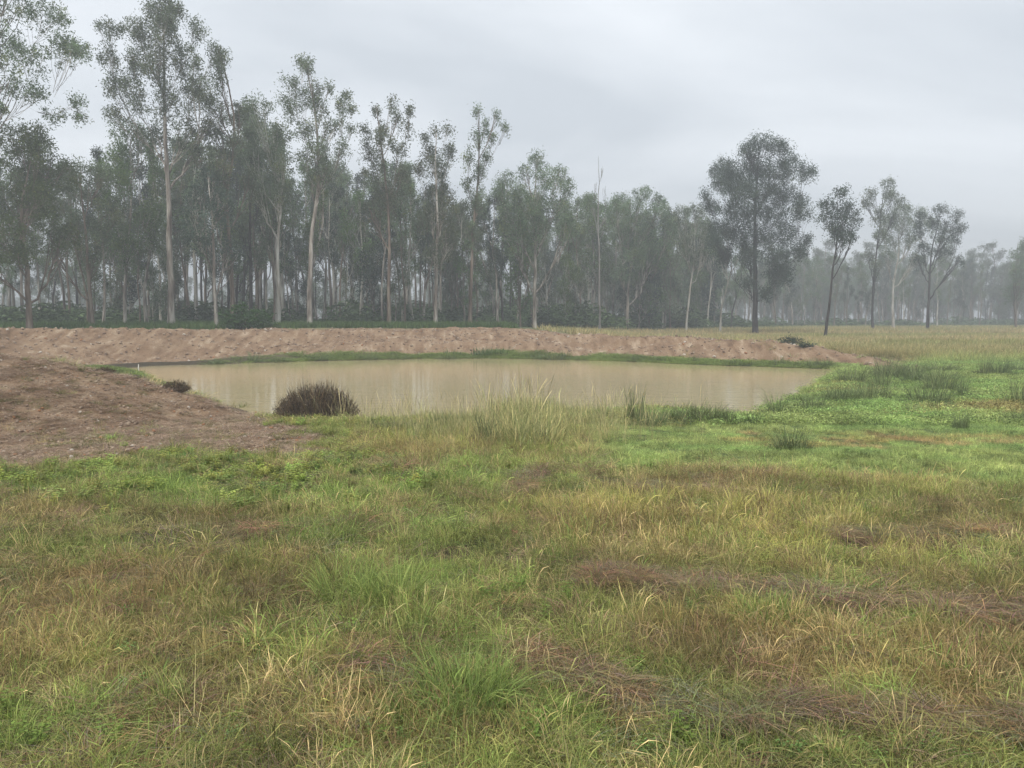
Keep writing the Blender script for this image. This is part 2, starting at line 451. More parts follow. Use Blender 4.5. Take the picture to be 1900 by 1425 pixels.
class Tubes:
    def __init__(s): s.v = []; s.f = []; s.n = 0
    def add(s, pts, rad, k=6):
        pts = np.asarray(pts, float); m = len(pts); rad = np.asarray(rad, float)
        d = np.gradient(pts, axis=0); d /= np.linalg.norm(d, axis=1)[:, None] + 1e-9
        ref = np.where(np.abs(d[:, 2:3]) > .9, np.array([[1., 0, 0]]), np.array([[0, 0, 1.]]))
        if np.abs(d[:, 2]).mean() > .5: ref = np.tile([[1., 0, 0]], (m, 1))
        a = np.cross(d, ref); a /= np.linalg.norm(a, axis=1)[:, None] + 1e-9
        b = np.cross(d, a)
        th = np.arange(k) / k * 2 * math.pi
        ring = pts[:, None] + rad[:, None, None] * (a[:, None] * np.cos(th)[None, :, None] + b[:, None] * np.sin(th)[None, :, None])
        s.v.append(ring.reshape(-1, 3))
        i = np.arange(m - 1)[:, None] * k; j = np.arange(k)[None]; j2 = (j + 1) % k
        s.f.append((np.stack([i + j, i + j2, i + k + j2, i + k + j], -1)).reshape(-1, 4) + s.n)
        s.n += m * k
    def get(s): return np.concatenate(s.v), np.concatenate(s.f)

def blades(n, h, spread, lean, droop, w, seg=3, prof=None, r=None, zc=0.0, straw=.3, flat=False, az=None, cvar=.28):
    """n curved tapering blades: returns verts, quads, per-vertex colour factor"""
    r = r or rng
    rad = spread * np.sqrt(r.random(n)); a0 = r.random(n) * 2 * math.pi
    base = np.stack([rad * np.cos(a0), rad * np.sin(a0), np.full(n, zc)], 1)
    a = (a0 + r.normal(0, .9, n)) if az is None else az + r.normal(0, .5, n)
    L = h[0] + (h[1] - h[0]) * r.random(n) ** 1.2
    dirh = np.stack([np.cos(a), np.sin(a), np.zeros(n)], 1)
    le = np.abs(r.normal(0, lean, n)) ; dr = np.abs(r.normal(0, droop, n))
    if flat:
        base[:, 2] += r.random(n) * .03
    s = np.linspace(0, 1, seg + 1)
    pts = []
    for k in s:
        hor = (le * k + dr * k * k)
        up = np.sqrt(np.clip(1 - np.clip(hor, 0, .95) ** 2 * .8, .1, 1)) * k
        if flat: p = base + dirh * (L * k)[:, None]; p[:, 2] += .035 * math.sin(k * 3) * le * L / .3
        else:
            p = base + dirh * (hor * L)[:, None]; p[:, 2] += up * L - (dr * k ** 3 * .35 * L)
        pts.append(p)
    pts = np.stack(pts, 1)                                   # n, seg+1, 3
    wa = a + math.pi / 2 + r.normal(0, .7, n)
    side = np.stack([np.cos(wa), np.sin(wa), r.normal(0, .25, n)], 1)
    ww = w * (.6 + .8 * r.random(n))
    pf = np.array(prof if prof else [1 - .92 * k ** 1.5 for k in s])
    off = side[:, None] * (ww[:, None] * pf[None])[:, :, None] * .5
    v = np.stack([pts - off, pts + off], 2).reshape(-1, 3)   # n,(seg+1),2
    b = np.arange(n)[:, None] * (seg + 1) * 2; k = np.arange(seg)[None] * 2
    f = np.stack([b + k, b + k + 1, b + k + 3, b + k + 2], -1).reshape(-1, 4)
    c = np.ones((n, 3)) * (1 + r.normal(0, cvar, n))[:, None]
    st = r.random(n) < straw
    c[st] *= np.array([1.55, 1.34, 1.40])
    c = np.clip(c, .3, 2.4)
    c = np.repeat(c, (seg + 1) * 2, axis=0)
    return v, f, c

def join(parts):
    vs, fs, cs, n = [], [], [], 0
    for v, f, c in parts:
        vs.append(v); fs.append(f + n); cs.append(c); n += len(v)
    return np.concatenate(vs), np.concatenate(fs), np.concatenate(cs)

def leaves(c, l, w, r, droop=.6, var=.25, tint=None):
    """rhombic leaves at centres c"""
    n = len(c)
    a = r.normal(0, 1, (n, 3)); a[:, 2] = a[:, 2] * .6 - droop; a /= np.linalg.norm(a, axis=1)[:, None]
    q = r.normal(0, 1, (n, 3)); s = np.cross(a, q); s /= np.linalg.norm(s, axis=1)[:, None] + 1e-9
    L = (l * (.6 + .8 * r.random(n)))[:, None] / 2; W = (w * (.6 + .8 * r.random(n)))[:, None] / 2
    v = np.stack([c - a * L, c + s * W, c + a * L, c - s * W], 1).reshape(-1, 3)
    f = np.arange(n * 4).reshape(-1, 4)
    k = np.clip(1 + r.normal(0, var, n), .4, 1.9)[:, None] * (np.ones((1, 3)) if tint is None else tint)
    return v, f, np.repeat(k, 4, axis=0)

def weed_parts(r, stems=5, h=.25, leaf=.05):
    ps = []
    cs = []
    tb = Tubes()
    for i in range(stems):
        a = r.random() * 6.28; hh = h * (.5 + .6 * r.random()); le = .5 * r.random()
        s = np.linspace(0, 1, 5)[:, None]
        pts = np.array([math.cos(a), math.sin(a), 0]) * (s * le * hh + .03) + np.array([0, 0, 1]) * s * hh
        tb.add(pts, [.003, .003, .0025, .002, .001], 3)
        m = 9
        t = np.linspace(.2, 1, m)
        for k in range(m):
            c = np.array([np.interp(t[k], s[:, 0], pts[:, j]) for j in range(3)])
            az = k * 2.4; d = np.array([math.cos(az), math.sin(az), .25])
            cs.append((c, d, leaf * (1.15 - .5 * t[k]) * (.7 + .5 * r.random())))
    V, F, C = [], [], []; n = 0
    for c, d, L in cs:
        d = d / np.linalg.norm(d); s = np.cross(d, [0, 0, 1]); w = L * .24
        V += [c, c + d * L * .5 + s * w, c + d * L + [0, 0, -L * .15], c + d * L * .5 - s * w]
        F.append([n, n + 1, n + 2, n + 3]); n += 4
        C += [np.ones(3) * (.8 + .5 * r.random())] * 4
    tv, tf = tb.get()
    return join([(np.array(V), np.array(F), np.array(C)), (tv, tf, np.ones((len(tv), 3)) * .8)])

# ------------------------------------------------------------------ ground sheet
def build_ground():
    ys = [-45.0]
    while ys[-1] < 640:
        y = ys[-1]
        if y < -4: s = 3.0 if y < -12 else 1.0
        else:
            s = .012 * max(y, 0) + .06
            if 34 < y < 56: s = .20
            if y > 150: s = .05 * y
        ys.append(y + s)
    ys = np.array(ys)
    ncol = 460
    u = np.linspace(-1, 1, ncol)
    X = u[None] * (7 + .95 * np.abs(ys))[:, None]; Y = np.repeat(ys[:, None], ncol, 1)
    z = H(X.ravel(), Y.ravel())
    x, y = X.ravel(), Y.ravel()
    v = np.stack([x, y, z], 1)
    nr = len(ys)
    i = np.arange(nr - 1)[:, None] * ncol; j = np.arange(ncol - 1)[None]
    f = np.stack([i + j, i + j + 1, i + ncol + j + 1, i + ncol + j], -1).reshape(-1, 4)
    me = quad_mesh('ground', v, f, [M['ground']], smooth=True)
    red, green, gold, marsh = zones(x, y)
    base = np.array([.070, .056, .034])[None] * np.ones((len(x), 1))
    def mixc(c, w, k): return c * (1 - w[:, None]) + np.array(k)[None] * w[:, None]
    base = mixc(base, green * .7, (.055, .070, .028)); base = mixc(base, gold * .7, (.085, .068, .036)); base = mixc(base, red * .7, (.085, .056, .036))
    base = mixc(base, marsh, (.10, .14, .045))
    plainw = sstep(38, 50, y)
    base = mixc(base, plainw, (.29, .265, .135))
    forest = sstep(54, 60, y) * (1 - sstep(-.02, .2, x / np.maximum(y, 5) - sstep(95, 130, y) * .8))
    base = mixc(base, forest, (.085, .115, .045))
    base = mixc(base, row_mask(x, y), (.080, .055, .038))
    a = me.attributes.new('ground_colour', 'FLOAT_COLOR', 'POINT'); c = np.ones((len(x), 4), np.float32); c[:, :3] = base
    a.data.foreach_set('color', c.ravel())
    sb = np.maximum(soil(x, y), bank_mask(x, y))
    a = me.attributes.new('bare', 'FLOAT', 'POINT'); a.data.foreach_set('value', sb.astype(np.float32))
    link('ground', me, kind='structure')
build_ground()

# water sheet
def build_water():
    xs = [p[0] for p in SHORE]; ys = [p[1] for p in SHORE]
    n = 40
    X, Y = np.meshgrid(np.linspace(min(xs) - 3, max(xs) + 2.0, n), np.linspace(min(ys) - 1.5, max(ys) + 1.5, n))
    v = np.stack([X.ravel(), Y.ravel(), np.full(n * n, WATER)], 1)
    i = np.arange(n - 1)[:, None] * n; j = np.arange(n - 1)[None]
    f = np.stack([i + j, i + j + 1, i + n + j + 1, i + n + j], -1).reshape(-1, 4)
    # keep only the sheet over and just round the basin
    c = v[f].mean(1)
    d, _ = poly_dist(c[:, 0], c[:, 1], SHORE, True)
    keep = inside(c[:, 0], c[:, 1], SHORE) | (d < 1.6)
    link('water', quad_mesh('water', v, f[keep], [M['water']], smooth=True), kind='structure')
build_water()

# ------------------------------------------------------------------ scatter by geometry nodes
def scatter(name, label, pts, rot, scl, tint, pick, variants, kind='stuff', cat=None, group=None):
    me = bpy.data.meshes.new(name)
    n = len(pts)
    me.vertices.add(n); me.vertices.foreach_set('co', np.asarray(pts, np.float32).ravel())
    def at(nm, ty, key, arr):
        a = me.attributes.new(nm, ty, 'POINT'); a.data.foreach_set(key, np.ascontiguousarray(arr).ravel())
    at('rot', 'FLOAT_VECTOR', 'vector', np.asarray(rot, np.float32)); at('scl', 'FLOAT_VECTOR', 'vector', np.asarray(scl, np.float32))
    at('tint', 'FLOAT_VECTOR', 'vector', np.asarray(tint, np.float32)); at('pick', 'INT', 'value', np.asarray(pick, np.int32))
    o = link(name, me, kind=kind, label=label, cat=cat, group=group)
    lib = bpy.data.collections.new(name + '_variants')
    for i, vme in enumerate(variants):
        lib.objects.link(bpy.data.objects.new('%s_variant_%02d' % (name, i), vme))
    g = bpy.data.node_groups.new(name + '_scatter', 'GeometryNodeTree')
    g.interface.new_socket('Geometry', in_out='INPUT', socket_type='NodeSocketGeometry')
    g.interface.new_socket('Geometry', in_out='OUTPUT', socket_type='NodeSocketGeometry')
    gi = g.nodes.new('NodeGroupInput'); go = g.nodes.new('NodeGroupOutput')
    ip = g.nodes.new('GeometryNodeInstanceOnPoints'); ci = g.nodes.new('GeometryNodeCollectionInfo')
    ci.inputs['Collection'].default_value = lib
    ci.inputs['Separate Children'].default_value = True; ci.inputs['Reset Children'].default_value = True
    ip.inputs['Pick Instance'].default_value = True
    def na(nm, ty):
        q = g.nodes.new('GeometryNodeInputNamedAttribute'); q.data_type = ty; q.inputs['Name'].default_value = nm
        return q.outputs['Attribute']
    L = g.links.new
    L(gi.outputs[0], ip.inputs['Points']); L(ci.outputs[0], ip.inputs['Instance'])
    L(na('pick', 'INT'), ip.inputs['Instance Index']); L(na('rot', 'FLOAT_VECTOR'), ip.inputs['Rotation']); L(na('scl', 'FLOAT_VECTOR'), ip.inputs['Scale'])
    L(ip.outputs[0], go.inputs[0])
    md = o.modifiers.new('scatter', 'NODES'); md.node_group = g
    return o

def fan_points(y0, y1, dens, k=.80, m=1.2):
    """random points over the fan-shaped ground between two distances"""
    area = k * (y1 ** 2 - y0 ** 2) + 2 * m * (y1 - y0)
    n = int(area * dens)
    yy = np.sqrt(y0 ** 2 + (y1 ** 2 - y0 ** 2) * rng.random(n))
    xx = (rng.random(n) * 2 - 1) * (k * yy + m)
    return xx, yy

def shore_sd(x, y):
    d, _ = poly_dist(x, y, SHORE, True)
    return np.where(inside(x, y, SHORE), -d, d)

def tilt_rot(n, t=.15):
    return np.stack([rng.normal(0, t, n), rng.normal(0, t, n), rng.random(n) * 6.283], 1)

# templates ------------------------------------------------
def T(name, parts, m='grass'): 
    v, f, c = join(parts)
    return quad_mesh(name, v, f, [M[m]], var=c)
hd = [1, .9, .7, .6, .5]
near_v = []
for i in range(6):   # 0-5 leafy grass
    near_v.append(T('leafy_grass', [blades(64, (.03, .15), .10, .65, 1.0, .0034, 4, cvar=.40), blades(34, (.04, .12), .11, 1.2, .9, .0036, straw=.6, cvar=.42)]))
for i in range(4):   # 6-9 taller stalks with seed heads
    near_v.append(T('stalky_grass', [blades(34, (.09, .23), .09, .42, .65, .0028, 4, straw=.5, cvar=.34), blades(6, (.16, .28), .07, .3, .35, .0020, 4, [1, .7, .6, 2.2, .6], straw=.9),
                                     blades(34, (.04, .13), .10, .9, .7, .0034)]))
for i in range(4):   # 10-13 matted dead stems
    near_v.append(T('matted_straw', [blades(80, (.10, .32), .15, .8, .1, .0030, flat=True, straw=.12, cvar=.42), blades(8, (.04, .10), .1, .9, .7, .003)]))
for i in range(3):   # 14-16 small broad leaves (creeper)
    near_v.append(T('creeper', [weed_parts(rng, 6, .09, .030), blades(24, (.04, .12), .10, .8, .6, .0034)]))
mid_v = []
for i in range(5):   # 0-4
    mid_v.append(T('meadow_tuft', [blades(60, (.05, .19), .19, .7, .6, .0075, 2)]))
for i in range(3):   # 5-7 taller pale
    mid_v.append(T('seeding_tuft', [blades(18, (.22, .50), .17, .30, .25, .0042, 3, [1, .7, 1.6, .3], straw=.5), blades(34, (.05, .20), .18, .7, .5, .0065, 2)]))
for i in range(3):   # 8-10 low marsh leaves
    lc = np.stack([rng.normal(0, .13, 110), rng.normal(0, .13, 110), .01 + rng.random(110) * .08], 1)
    mid_v.append(T('marsh_herb', [leaves(lc, .036, .016, rng, -.3), blades(40, (.04, .14), .19, .7, .5, .0065, 2, straw=.15)]))
far_v = []
for i in range(4):
    far_v.append(T('far_tuft', [blades(46, (.22, .55), .45, .4, .3, .030, 2, straw=.35)]))
bush_v = []
for i in range(3):
    lc = rng.normal(0, 1, (700, 3)); lc /= np.linalg.norm(lc, axis=1)[:, None]; lc *= (rng.random(700) ** .4)[:, None]
    lc = lc * np.array([1.1, 1.1, .75]) + [0, 0, .6]; lc = lc[lc[:, 2] > 0]
    bush_v.append(T('undergrowth', [leaves(lc, .20, .10, rng, .3)]))

def colours(x, y, n):
    red, green, gold, marsh = zones(x, y)
    c = np.array([.232, .268, .084])[None] * np.ones((n, 1))
    def mx(c, w, k): return c * (1 - w[:, None]) + np.array(k)[None] * w[:, None]
    c = mx(c, gold * .85, (.350, .352, .112)); c = mx(c, green * .85, (.205, .300, .078)); c = mx(c, red * .84, (.275, .212, .098))
    mt = sstep(.35, .65, fbm(x * .7, y * 1.1, 93, 4))
    c = mx(c, marsh * (1 - mt), (.350, .420, .150)); c = mx(c, marsh * mt, (.300, .425, .142))
    # marsh has yellow and rusty runs
    rust = sstep(.60, .72, fbm(x * .5, y * .9, 91, 3)) * marsh * (1 - sstep(22, 30, y))
    c = mx(c, rust * .75, (.40, .31, .13))
    rb = np.zeros(n)
    for (a, b, q, w) in [(1560, 822, 34, 10), (1640, 812, 26, 12), (1695, 822, 24, 10), (1600, 842, 50, 8), (1760, 835, 60, 8), (1860, 832, 50, 8), (1390, 805, 24, 6)]:
        g_ = G(a, b, -.35); rb = np.maximum(rb, 1 - sstep(.5, 1.3, np.hypot((x - g_[0]) / (q / FPX * g_[1]), (y - g_[1]) / (w * g_[1] ** 2 / FPX / 1.9))))
    c = mx(c, rb * .75, (.44, .30, .16))
    pick = rng.random(n)
    c = np.where((pick < .16)[:, None] & (marsh < .5)[:, None], np.array([[.42, .36, .175]]), c)
    c = np.where(((pick > .84) & (red + gold > .0) & (marsh < .5))[:, None], np.array([[.23, .175, .098]]), c)
    c = np.where(((pick > .72) & (pick < .84) & (marsh < .5))[:, None], np.array([[.18, .27, .068]]), c)
    patch = .46 + 1.08 * fbm(x * 2.2, y * 2.2, 95, 3)
    return np.clip(c * patch[:, None] * (1.08 + rng.normal(0, .27, n))[:, None] * np.array([[.98, .99, .94]]), .01, .75), (red, green, gold, marsh)

CREEP = lambda x, y: (1 - sstep(.5, 1.2, np.hypot((x + 3.6) / 3.6, (y - 8.6) / 1.9))) * sstep(.42, .60, fbm(x * 1.9, y * 1.9, 83, 4))
def near_field():
    X, Y = [], []
    for a, b, d in [(1.6, 5, 480), (5, 8, 330), (8, 12, 190), (12, 15.5, 120)]:
        x, y = fan_points(a, b, d, .80, 3.4); X.append(x); Y.append(y)
    x, y = np.concatenate(X), np.concatenate(Y)
    s = soil(x, y); sd = shore_sd(x, y)
    bald = sstep(.56, .66, fbm(x * 1.9, y * 1.9, 101, 3))
    keep = (rng.random(len(x)) > s * .985) & (sd > .15) & (rng.random(len(x)) > bald * .55)
    x, y = x[keep], y[keep]; n = len(x)
    c, (red, green, gold, marsh) = colours(x, y, n)
    rm = row_mask(x, y)
    r = rng.random(n)
    tall = np.clip(.22 + .30 * gold + .25 * red, 0, .6) * (1 - marsh * .8)
    pick = np.where(r < tall, rng.integers(6, 10, n), rng.integers(0, 6, n))
    th = rng.random(n)
    flatw = np.maximum(np.clip(rm * 1.5, 0, .95), .12 + .25 * sstep(.55, .70, fbm(x * 1.3, y * 1.3, 103, 3)))
    isflat = (th < flatw) & (marsh < .6)
    pick = np.where(isflat, rng.integers(10, 14, n), pick); short_ = np.where((rm > .25) & ~isflat, .6, 1.0)
    cr_ = CREEP(x, y)
    iscr = (~isflat) & (rng.random(n) < np.maximum(cr_ * .75, .03 + .3 * marsh))
    pick = np.where(iscr, rng.integers(14, 17, n), pick)
    sc = .62 + .55 * rng.random(n)
    sc = sc * (1 + .25 * (fbm(x * 1.1, y * 1.1, 105, 3) - .5) * 2)
    sc = np.where(marsh > .5, sc * .72, sc) * short_ * .90
    sc = np.where(y > 8, sc * 1.15, np.where(y < 5, sc * .88, sc))
    short = sstep(0, 1, CREEP(x, y)); sc *= 1 - .35 * short * (pick < 10)
    tr = 1.05 * np.stack([.20 + rng.random(n) * .15, .155 + rng.random(n) * .115, .090 + rng.random(n) * .060], 1) * (.75 + .5 * rng.random(n))[:, None]
    tg = np.stack([.19 + rng.random(n) * .07, .29 + rng.random(n) * .07, .075 + rng.random(n) * .03], 1)
    c = np.where(isflat[:, None], tr, c)
    c = np.where((iscr & (marsh < .5))[:, None], tg, c)
    z = H(x, y) - .01 + np.where(isflat & (rm > .4), rng.random(n) * .05, 0)
    rot = tilt_rot(n, .14)
    al = isflat & (rm > .3)
    sc = np.where(al, sc * .85, sc); rot[:, 0] = np.where(al, rot[:, 0] * .4, rot[:, 0]); rot[:, 1] = np.where(al, rot[:, 1] * .4, rot[:, 1])
    rot[:, 2] = np.where(al, rng.normal(0, .5, n) + np.where(rng.random(n) > .5, math.pi, 0), rot[:, 2])
    scl = np.stack([sc, sc, sc * (.85 + .3 * rng.random(n))], 1)
    g = pick < 14
    scatter('meadow_grass', 'mixed green, straw and reddish grass covering the whole foreground', np.stack([x, y, z], 1)[g & ~al], rot[g & ~al], scl[g & ~al], c[g & ~al], pick[g & ~al], near_v, cat='grass')
    scatter('dead_grass_windrow', 'matted grey brown rows of cut dead grass across the right foreground', np.stack([x, y, z], 1)[al], rot[al], scl[al], c[al], pick[al] , near_v, cat='cut grass')
    k = pick >= 14
    scatter('creeping_weeds', 'low broad leaved weeds creeping below the brown spoil heap', np.stack([x, y, z], 1)[k], rot[k], scl[k], c[k], pick[k], near_v, cat='ground cover')
near_field()

def broadleaf():
    v = []
    for i in range(4):
        v.append(T('broad_leaved_sprig', [weed_parts(rng, 7, .16, .058)]))
    x, y = fan_points(6.3, 17.3, 60, .80, 1)
    u = x / y
    w = CREEP(x, y) + (1 - sstep(.5, 1.1, np.hypot((x + 3.6) / 1.5, (y - 15.2) / 1.4))) + .8 * (1 - sstep(.5, 1.1, np.hypot((x + 2.6) / 1.2, (y - 12.2) / 1.2)))
    k = (rng.random(len(x)) < w * .8 + .04 * (u < .05)) & (rng.random(len(x)) > soil(x, y) * .93) & (shore_sd(x, y) > .3); x, y = x[k], y[k]; n = len(x)
    c = np.stack([.30 + .12 * rng.random(n), .36 + .10 * rng.random(n), .085 + .03 * rng.random(n)], 1) * (.7 + .5 * rng.random(n))[:, None]
    s_ = .6 + .6 * rng.random(n)
    scatter('broad_leaved_weeds', 'yellow green broad leaved weeds massed below the brown spoil heap and dead shrub', np.stack([x, y, H(x, y)], 1), tilt_rot(n, .1), np.stack([s_, s_, s_ * .8], 1), c, rng.integers(0, 4, n), v, cat='ground cover')
broadleaf()

def mid_field():
    x, y = fan_points(15.0, 48, 46, .80, 4)
    sd = shore_sd(x, y); s = soil(x, y); b = bank_mask(x, y)
    keep = (sd > .05) & (rng.random(len(x)) > s) & (rng.random(len(x)) > b * .985) & (y < 34 + 26 * sstep(.1, .4, x / y) + 60 * ((sd < .5 + 2.4 * fbm(x * .35, y * .35, 171, 2)) & (x > -12.5 + 1.5 * rng.normal(0, 1, len(x))))) & ((x > -5.2) | (y > 31) | (rng.random(len(x)) < .10))
    x, y = x[keep], y[keep]; n = len(x)
    c, (red, green, gold, marsh) = colours(x, y, n)
    sd = shore_sd(x, y)
    fringe = (y > 30) & (sd < 2.2) & (x / y < .42)
    pick = rng.integers(0, 5, n)
    pick = np.where((rng.random(n) < marsh * .6) | (fringe & (rng.random(n) < .6)), rng.integers(8, 11, n), pick)
    pick = np.where((rng.random(n) < .5) & (marsh < .35) & ~fringe & (y > 30), rng.integers(5, 8, n), pick)
    plainw = sstep(36, 46, y) * (~fringe)
    pick = np.where(rng.random(n) < plainw * .7, rng.integers(5, 8, n), pick)
    c = c * (1 - plainw[:, None]) + plainw[:, None] * np.array([[.42, .39, .18]]) * (.7 + .5 * rng.random(n))[:, None]
    fr = np.array([.26, .34, .095]); c = np.where(fringe[:, None], fr[None] * (.6 + .6 * fbm(x * .6, y * .6, 8, 2))[:, None], c)
    sc = .8 + .7 * rng.random(n)
    scl = np.stack([sc * 1.15, sc * 1.15, sc], 1)
    z = H(x, y) - .01
    scatter('marsh_grass', 'bright green low growth round the muddy dam and over the wet ground', np.stack([x, y, z], 1), tilt_rot(n, .1), scl, c, pick, mid_v, cat='grass')
mid_field()

def far_field():
    x, y = fan_points(46, 165, 3.6, .74, 5)
    u = x / y
    keep = ((u > .10 + .03 * rng.normal(0, 1, len(x))) | ((u < .0) & (y < 68))) & (bank_mask(x, y) < .3) & (rng.random(len(x)) < np.clip(90 / y, 0, 1) ** .6)
    x, y = x[keep], y[keep]; n = len(x); u = x / y
    t = fbm(x * .06, y * .12, 111, 3)
    g = sstep(.42, .62, t)
    c = np.array([[.44, .39, .195]]) * (1 - g[:, None]) + np.array([[.34, .35, .14]]) * g[:, None]
    c = np.where((u < .02)[:, None], np.array([[.09, .15, .045]]), c)
    c = c * (.8 + .4 * rng.random(n))[:, None]
    sc = .8 + .5 * rng.random(n); sc = np.where(y > 80, sc * 1.4, sc)
    scatter('paddock_grass', 'tall pale grass of the open paddock behind the dam', np.stack([x, y, H(x, y) - .02], 1), tilt_rot(n, .06), np.stack([sc * 1.2, sc * 1.2, sc], 1), c, rng.integers(0, 4, n), far_v, cat='grass')
far_field()

def tall_fringe():
    # tall pale seeding grass between the foreground and the water
    x, y = fan_points(10.8, 17.4, 42, .72, 0)
    u = x / y
    dens = (sstep(-.19, -.05, u + .16 * (fbm(x * 1.5, y * 1.5, 134, 2) - .5)) * (1 - sstep(.04, .20, u + .16 * (fbm(x * 1.5, y * 1.5, 133, 2) - .5)))) * sstep(.35, .55, fbm(x * .9, y * .9, 131, 3)) + .9 * (1 - sstep(.03, .07, np.abs(u - .015)))
    sd = shore_sd(x, y)
    keep = (rng.random(len(x)) < dens) & (sd > -.1) & (soil(x, y) < .3)
    x, y = x[keep], y[keep]; n = len(x); u = x / y
    c = np.array([[.42, .42, .185]]) * (.75 + .5 * rng.random(n))[:, None]
    c = np.where((rng.random(n) < .3)[:, None], np.array([[.20, .25, .085]]), c)
    sc = .5 + .45 * rng.random(n) + .45 * (1 - sstep(.02, .06, np.abs(u - .015)))
    scatter('seeding_grass', 'tall pale seeding grass along the near edge of the water', np.stack([x, y, H(x, y) - .01], 1), tilt_rot(n, .1), np.stack([sc * .8, sc * .8, sc * 1.05], 1), c, rng.integers(5, 8, n), mid_v, cat='grass')
tall_fringe()

def airy_stalks():
    v = [T('seed_stalks', [blades(9, (.35, .85), .12, .16, .12, .0034, 5, [1, .8, .7, .7, 2.0, .8], straw=.6)]) for i in range(4)]
    x, y = fan_points(11.5, 17.0, 12, .72, 0)
    u = x / y
    k = (rng.random(len(x)) < (.35 + .65 * sstep(-.24, -.10, u)) * sstep(-.31, -.27, u) * (1 - sstep(.08, .30, u)) * (.25 + .75 * sstep(.4, .6, fbm(x, y, 191, 2)))) & (shore_sd(x, y) > -.25) & (soil(x, y) < .2)
    x, y = x[k], y[k]; n = len(x); s_ = .6 + .5 * rng.random(n) + .35 * (1 - sstep(.02, .07, np.abs(x / y - .015)))
    c = np.array([[.44, .42, .21]]) * (.7 + .5 * rng.random(n))[:, None]
    scatter('seed_stalks', 'airy pale seed stalks standing up in front of the water', np.stack([x, y, H(x, y)], 1), tilt_rot(n, .08), np.stack([s_, s_, s_], 1), c, rng.integers(0, 4, n), v, cat='grass')
airy_stalks()

# stones and clods on bare earth
def stone_mesh(seed):
    r = np.random.default_rng(seed)
    n, k = 5, 7
    v = []
    for i in range(n):
        th = math.pi * i / (n - 1)
        for j in range(k):
            ph = 2 * math.pi * j / k
            rr = 1 + .3 * (r.random() - .5)
            v.append([math.sin(th) * math.cos(ph) * rr, math.sin(th) * math.sin(ph) * rr, math.cos(th) * .62 * rr])
    f = [[i * k + j, i * k + (j + 1) % k, (i + 1) * k + (j + 1) % k, (i + 1) * k + j] for i in range(n - 1) for j in range(k)]
    return np.array(v) * .5, np.array(f)
m_, t_, n_, l_ = mat('earth_clods')
o_ = n_('ShaderNodeOutputMaterial'); p_ = n_('ShaderNodeBsdfPrincipled'); p_.inputs['Roughness'].default_value = .85
a_ = n_('ShaderNodeAttribute'); a_.attribute_type = 'INSTANCER'; a_.attribute_name = 'tint'
l_(a_.outputs['Color'], p_.inputs['Base Color']); l_(p_.outputs[0], o_.inputs[0])
M['clod'] = m_
clod_v = []
for i in range(5):
    v, f = stone_mesh(i); clod_v.append(quad_mesh('clod', v, f, [M['clod']]))
def clods():
    x, y = fan_points(8.0, 19.2, 330, .80, 1)
    k = (soil(x, y) > .4) & (x < 0); x1, y1 = x[k], y[k]
    s1 = .012 + .060 * rng.random(len(x1)) ** 5
    x, y = fan_points(34, 55, 22, .80, 0)
    k = bank_mask(x, y) > .4; x2, y2 = x[k], y[k]
    s2 = .03 + .17 * rng.random(len(x2)) ** 5
    x, y, s = np.concatenate([x1, x2]), np.concatenate([y1, y2]), np.concatenate([s1, s2]); n = len(x)
    t = rng.random(n)[:, None]
    c = np.array([[.20, .135, .095]]) * (1 - t) + np.array([[.42, .32, .23]]) * t
    c = np.where((rng.random(n) < .02)[:, None], np.array([[.60, .54, .46]]), c)
    c = np.where((rng.random(n) < .05)[:, None], np.array([[.36, .18, .09]]), c)
    rot = rng.random((n, 3)) * 6.28; rot[:, :2] *= .1
    scatter('earth_clods', 'small stones and crumbled clay lying on the bare banks', np.stack([x, y, H(x, y) + s * .12], 1), rot, np.stack([s, s * (.7 + .5 * rng.random(n)), s], 1), c, rng.integers(0, 5, n), clod_v, cat='stones')
clods()

# dead stems and sprouts strewn over the spoil heap
def heap_litter():
    x, y = fan_points(8.5, 18.5, 50, .80, 1)
    k = (soil(x, y) > .4) & (x < 0); x, y = x[k], y[k]; n = len(x)
    pick = rng.integers(10, 14, n)
    sp = rng.random(n) < (.10 + .5 * sstep(.55, .7, fbm(x * .9, y * .9, 141, 3)))
    pick = np.where(sp, rng.integers(0, 6, n), pick)
    c = np.where(sp[:, None], np.array([[.16, .16, .06]]), np.array([[.36, .27, .19]])) * (.7 + .5 * rng.random(n))[:, None]
    s = .5 + .5 * rng.random(n)
    scatter('heap_litter', 'dry stems and sparse sprouts over the brown spoil heap', np.stack([x, y, H(x, y) + .0], 1), tilt_rot(n, .1), np.stack([s, s, s * .8], 1), c, pick, near_v, cat='dry stems')
heap_litter()

# ------------------------------------------------------------------ trees
def bez(a, b, c, n):
    t = np.linspace(0, 1, n)[:, None]
    return (1 - t) ** 2 * a + 2 * t * (1 - t) * b + t * t * c

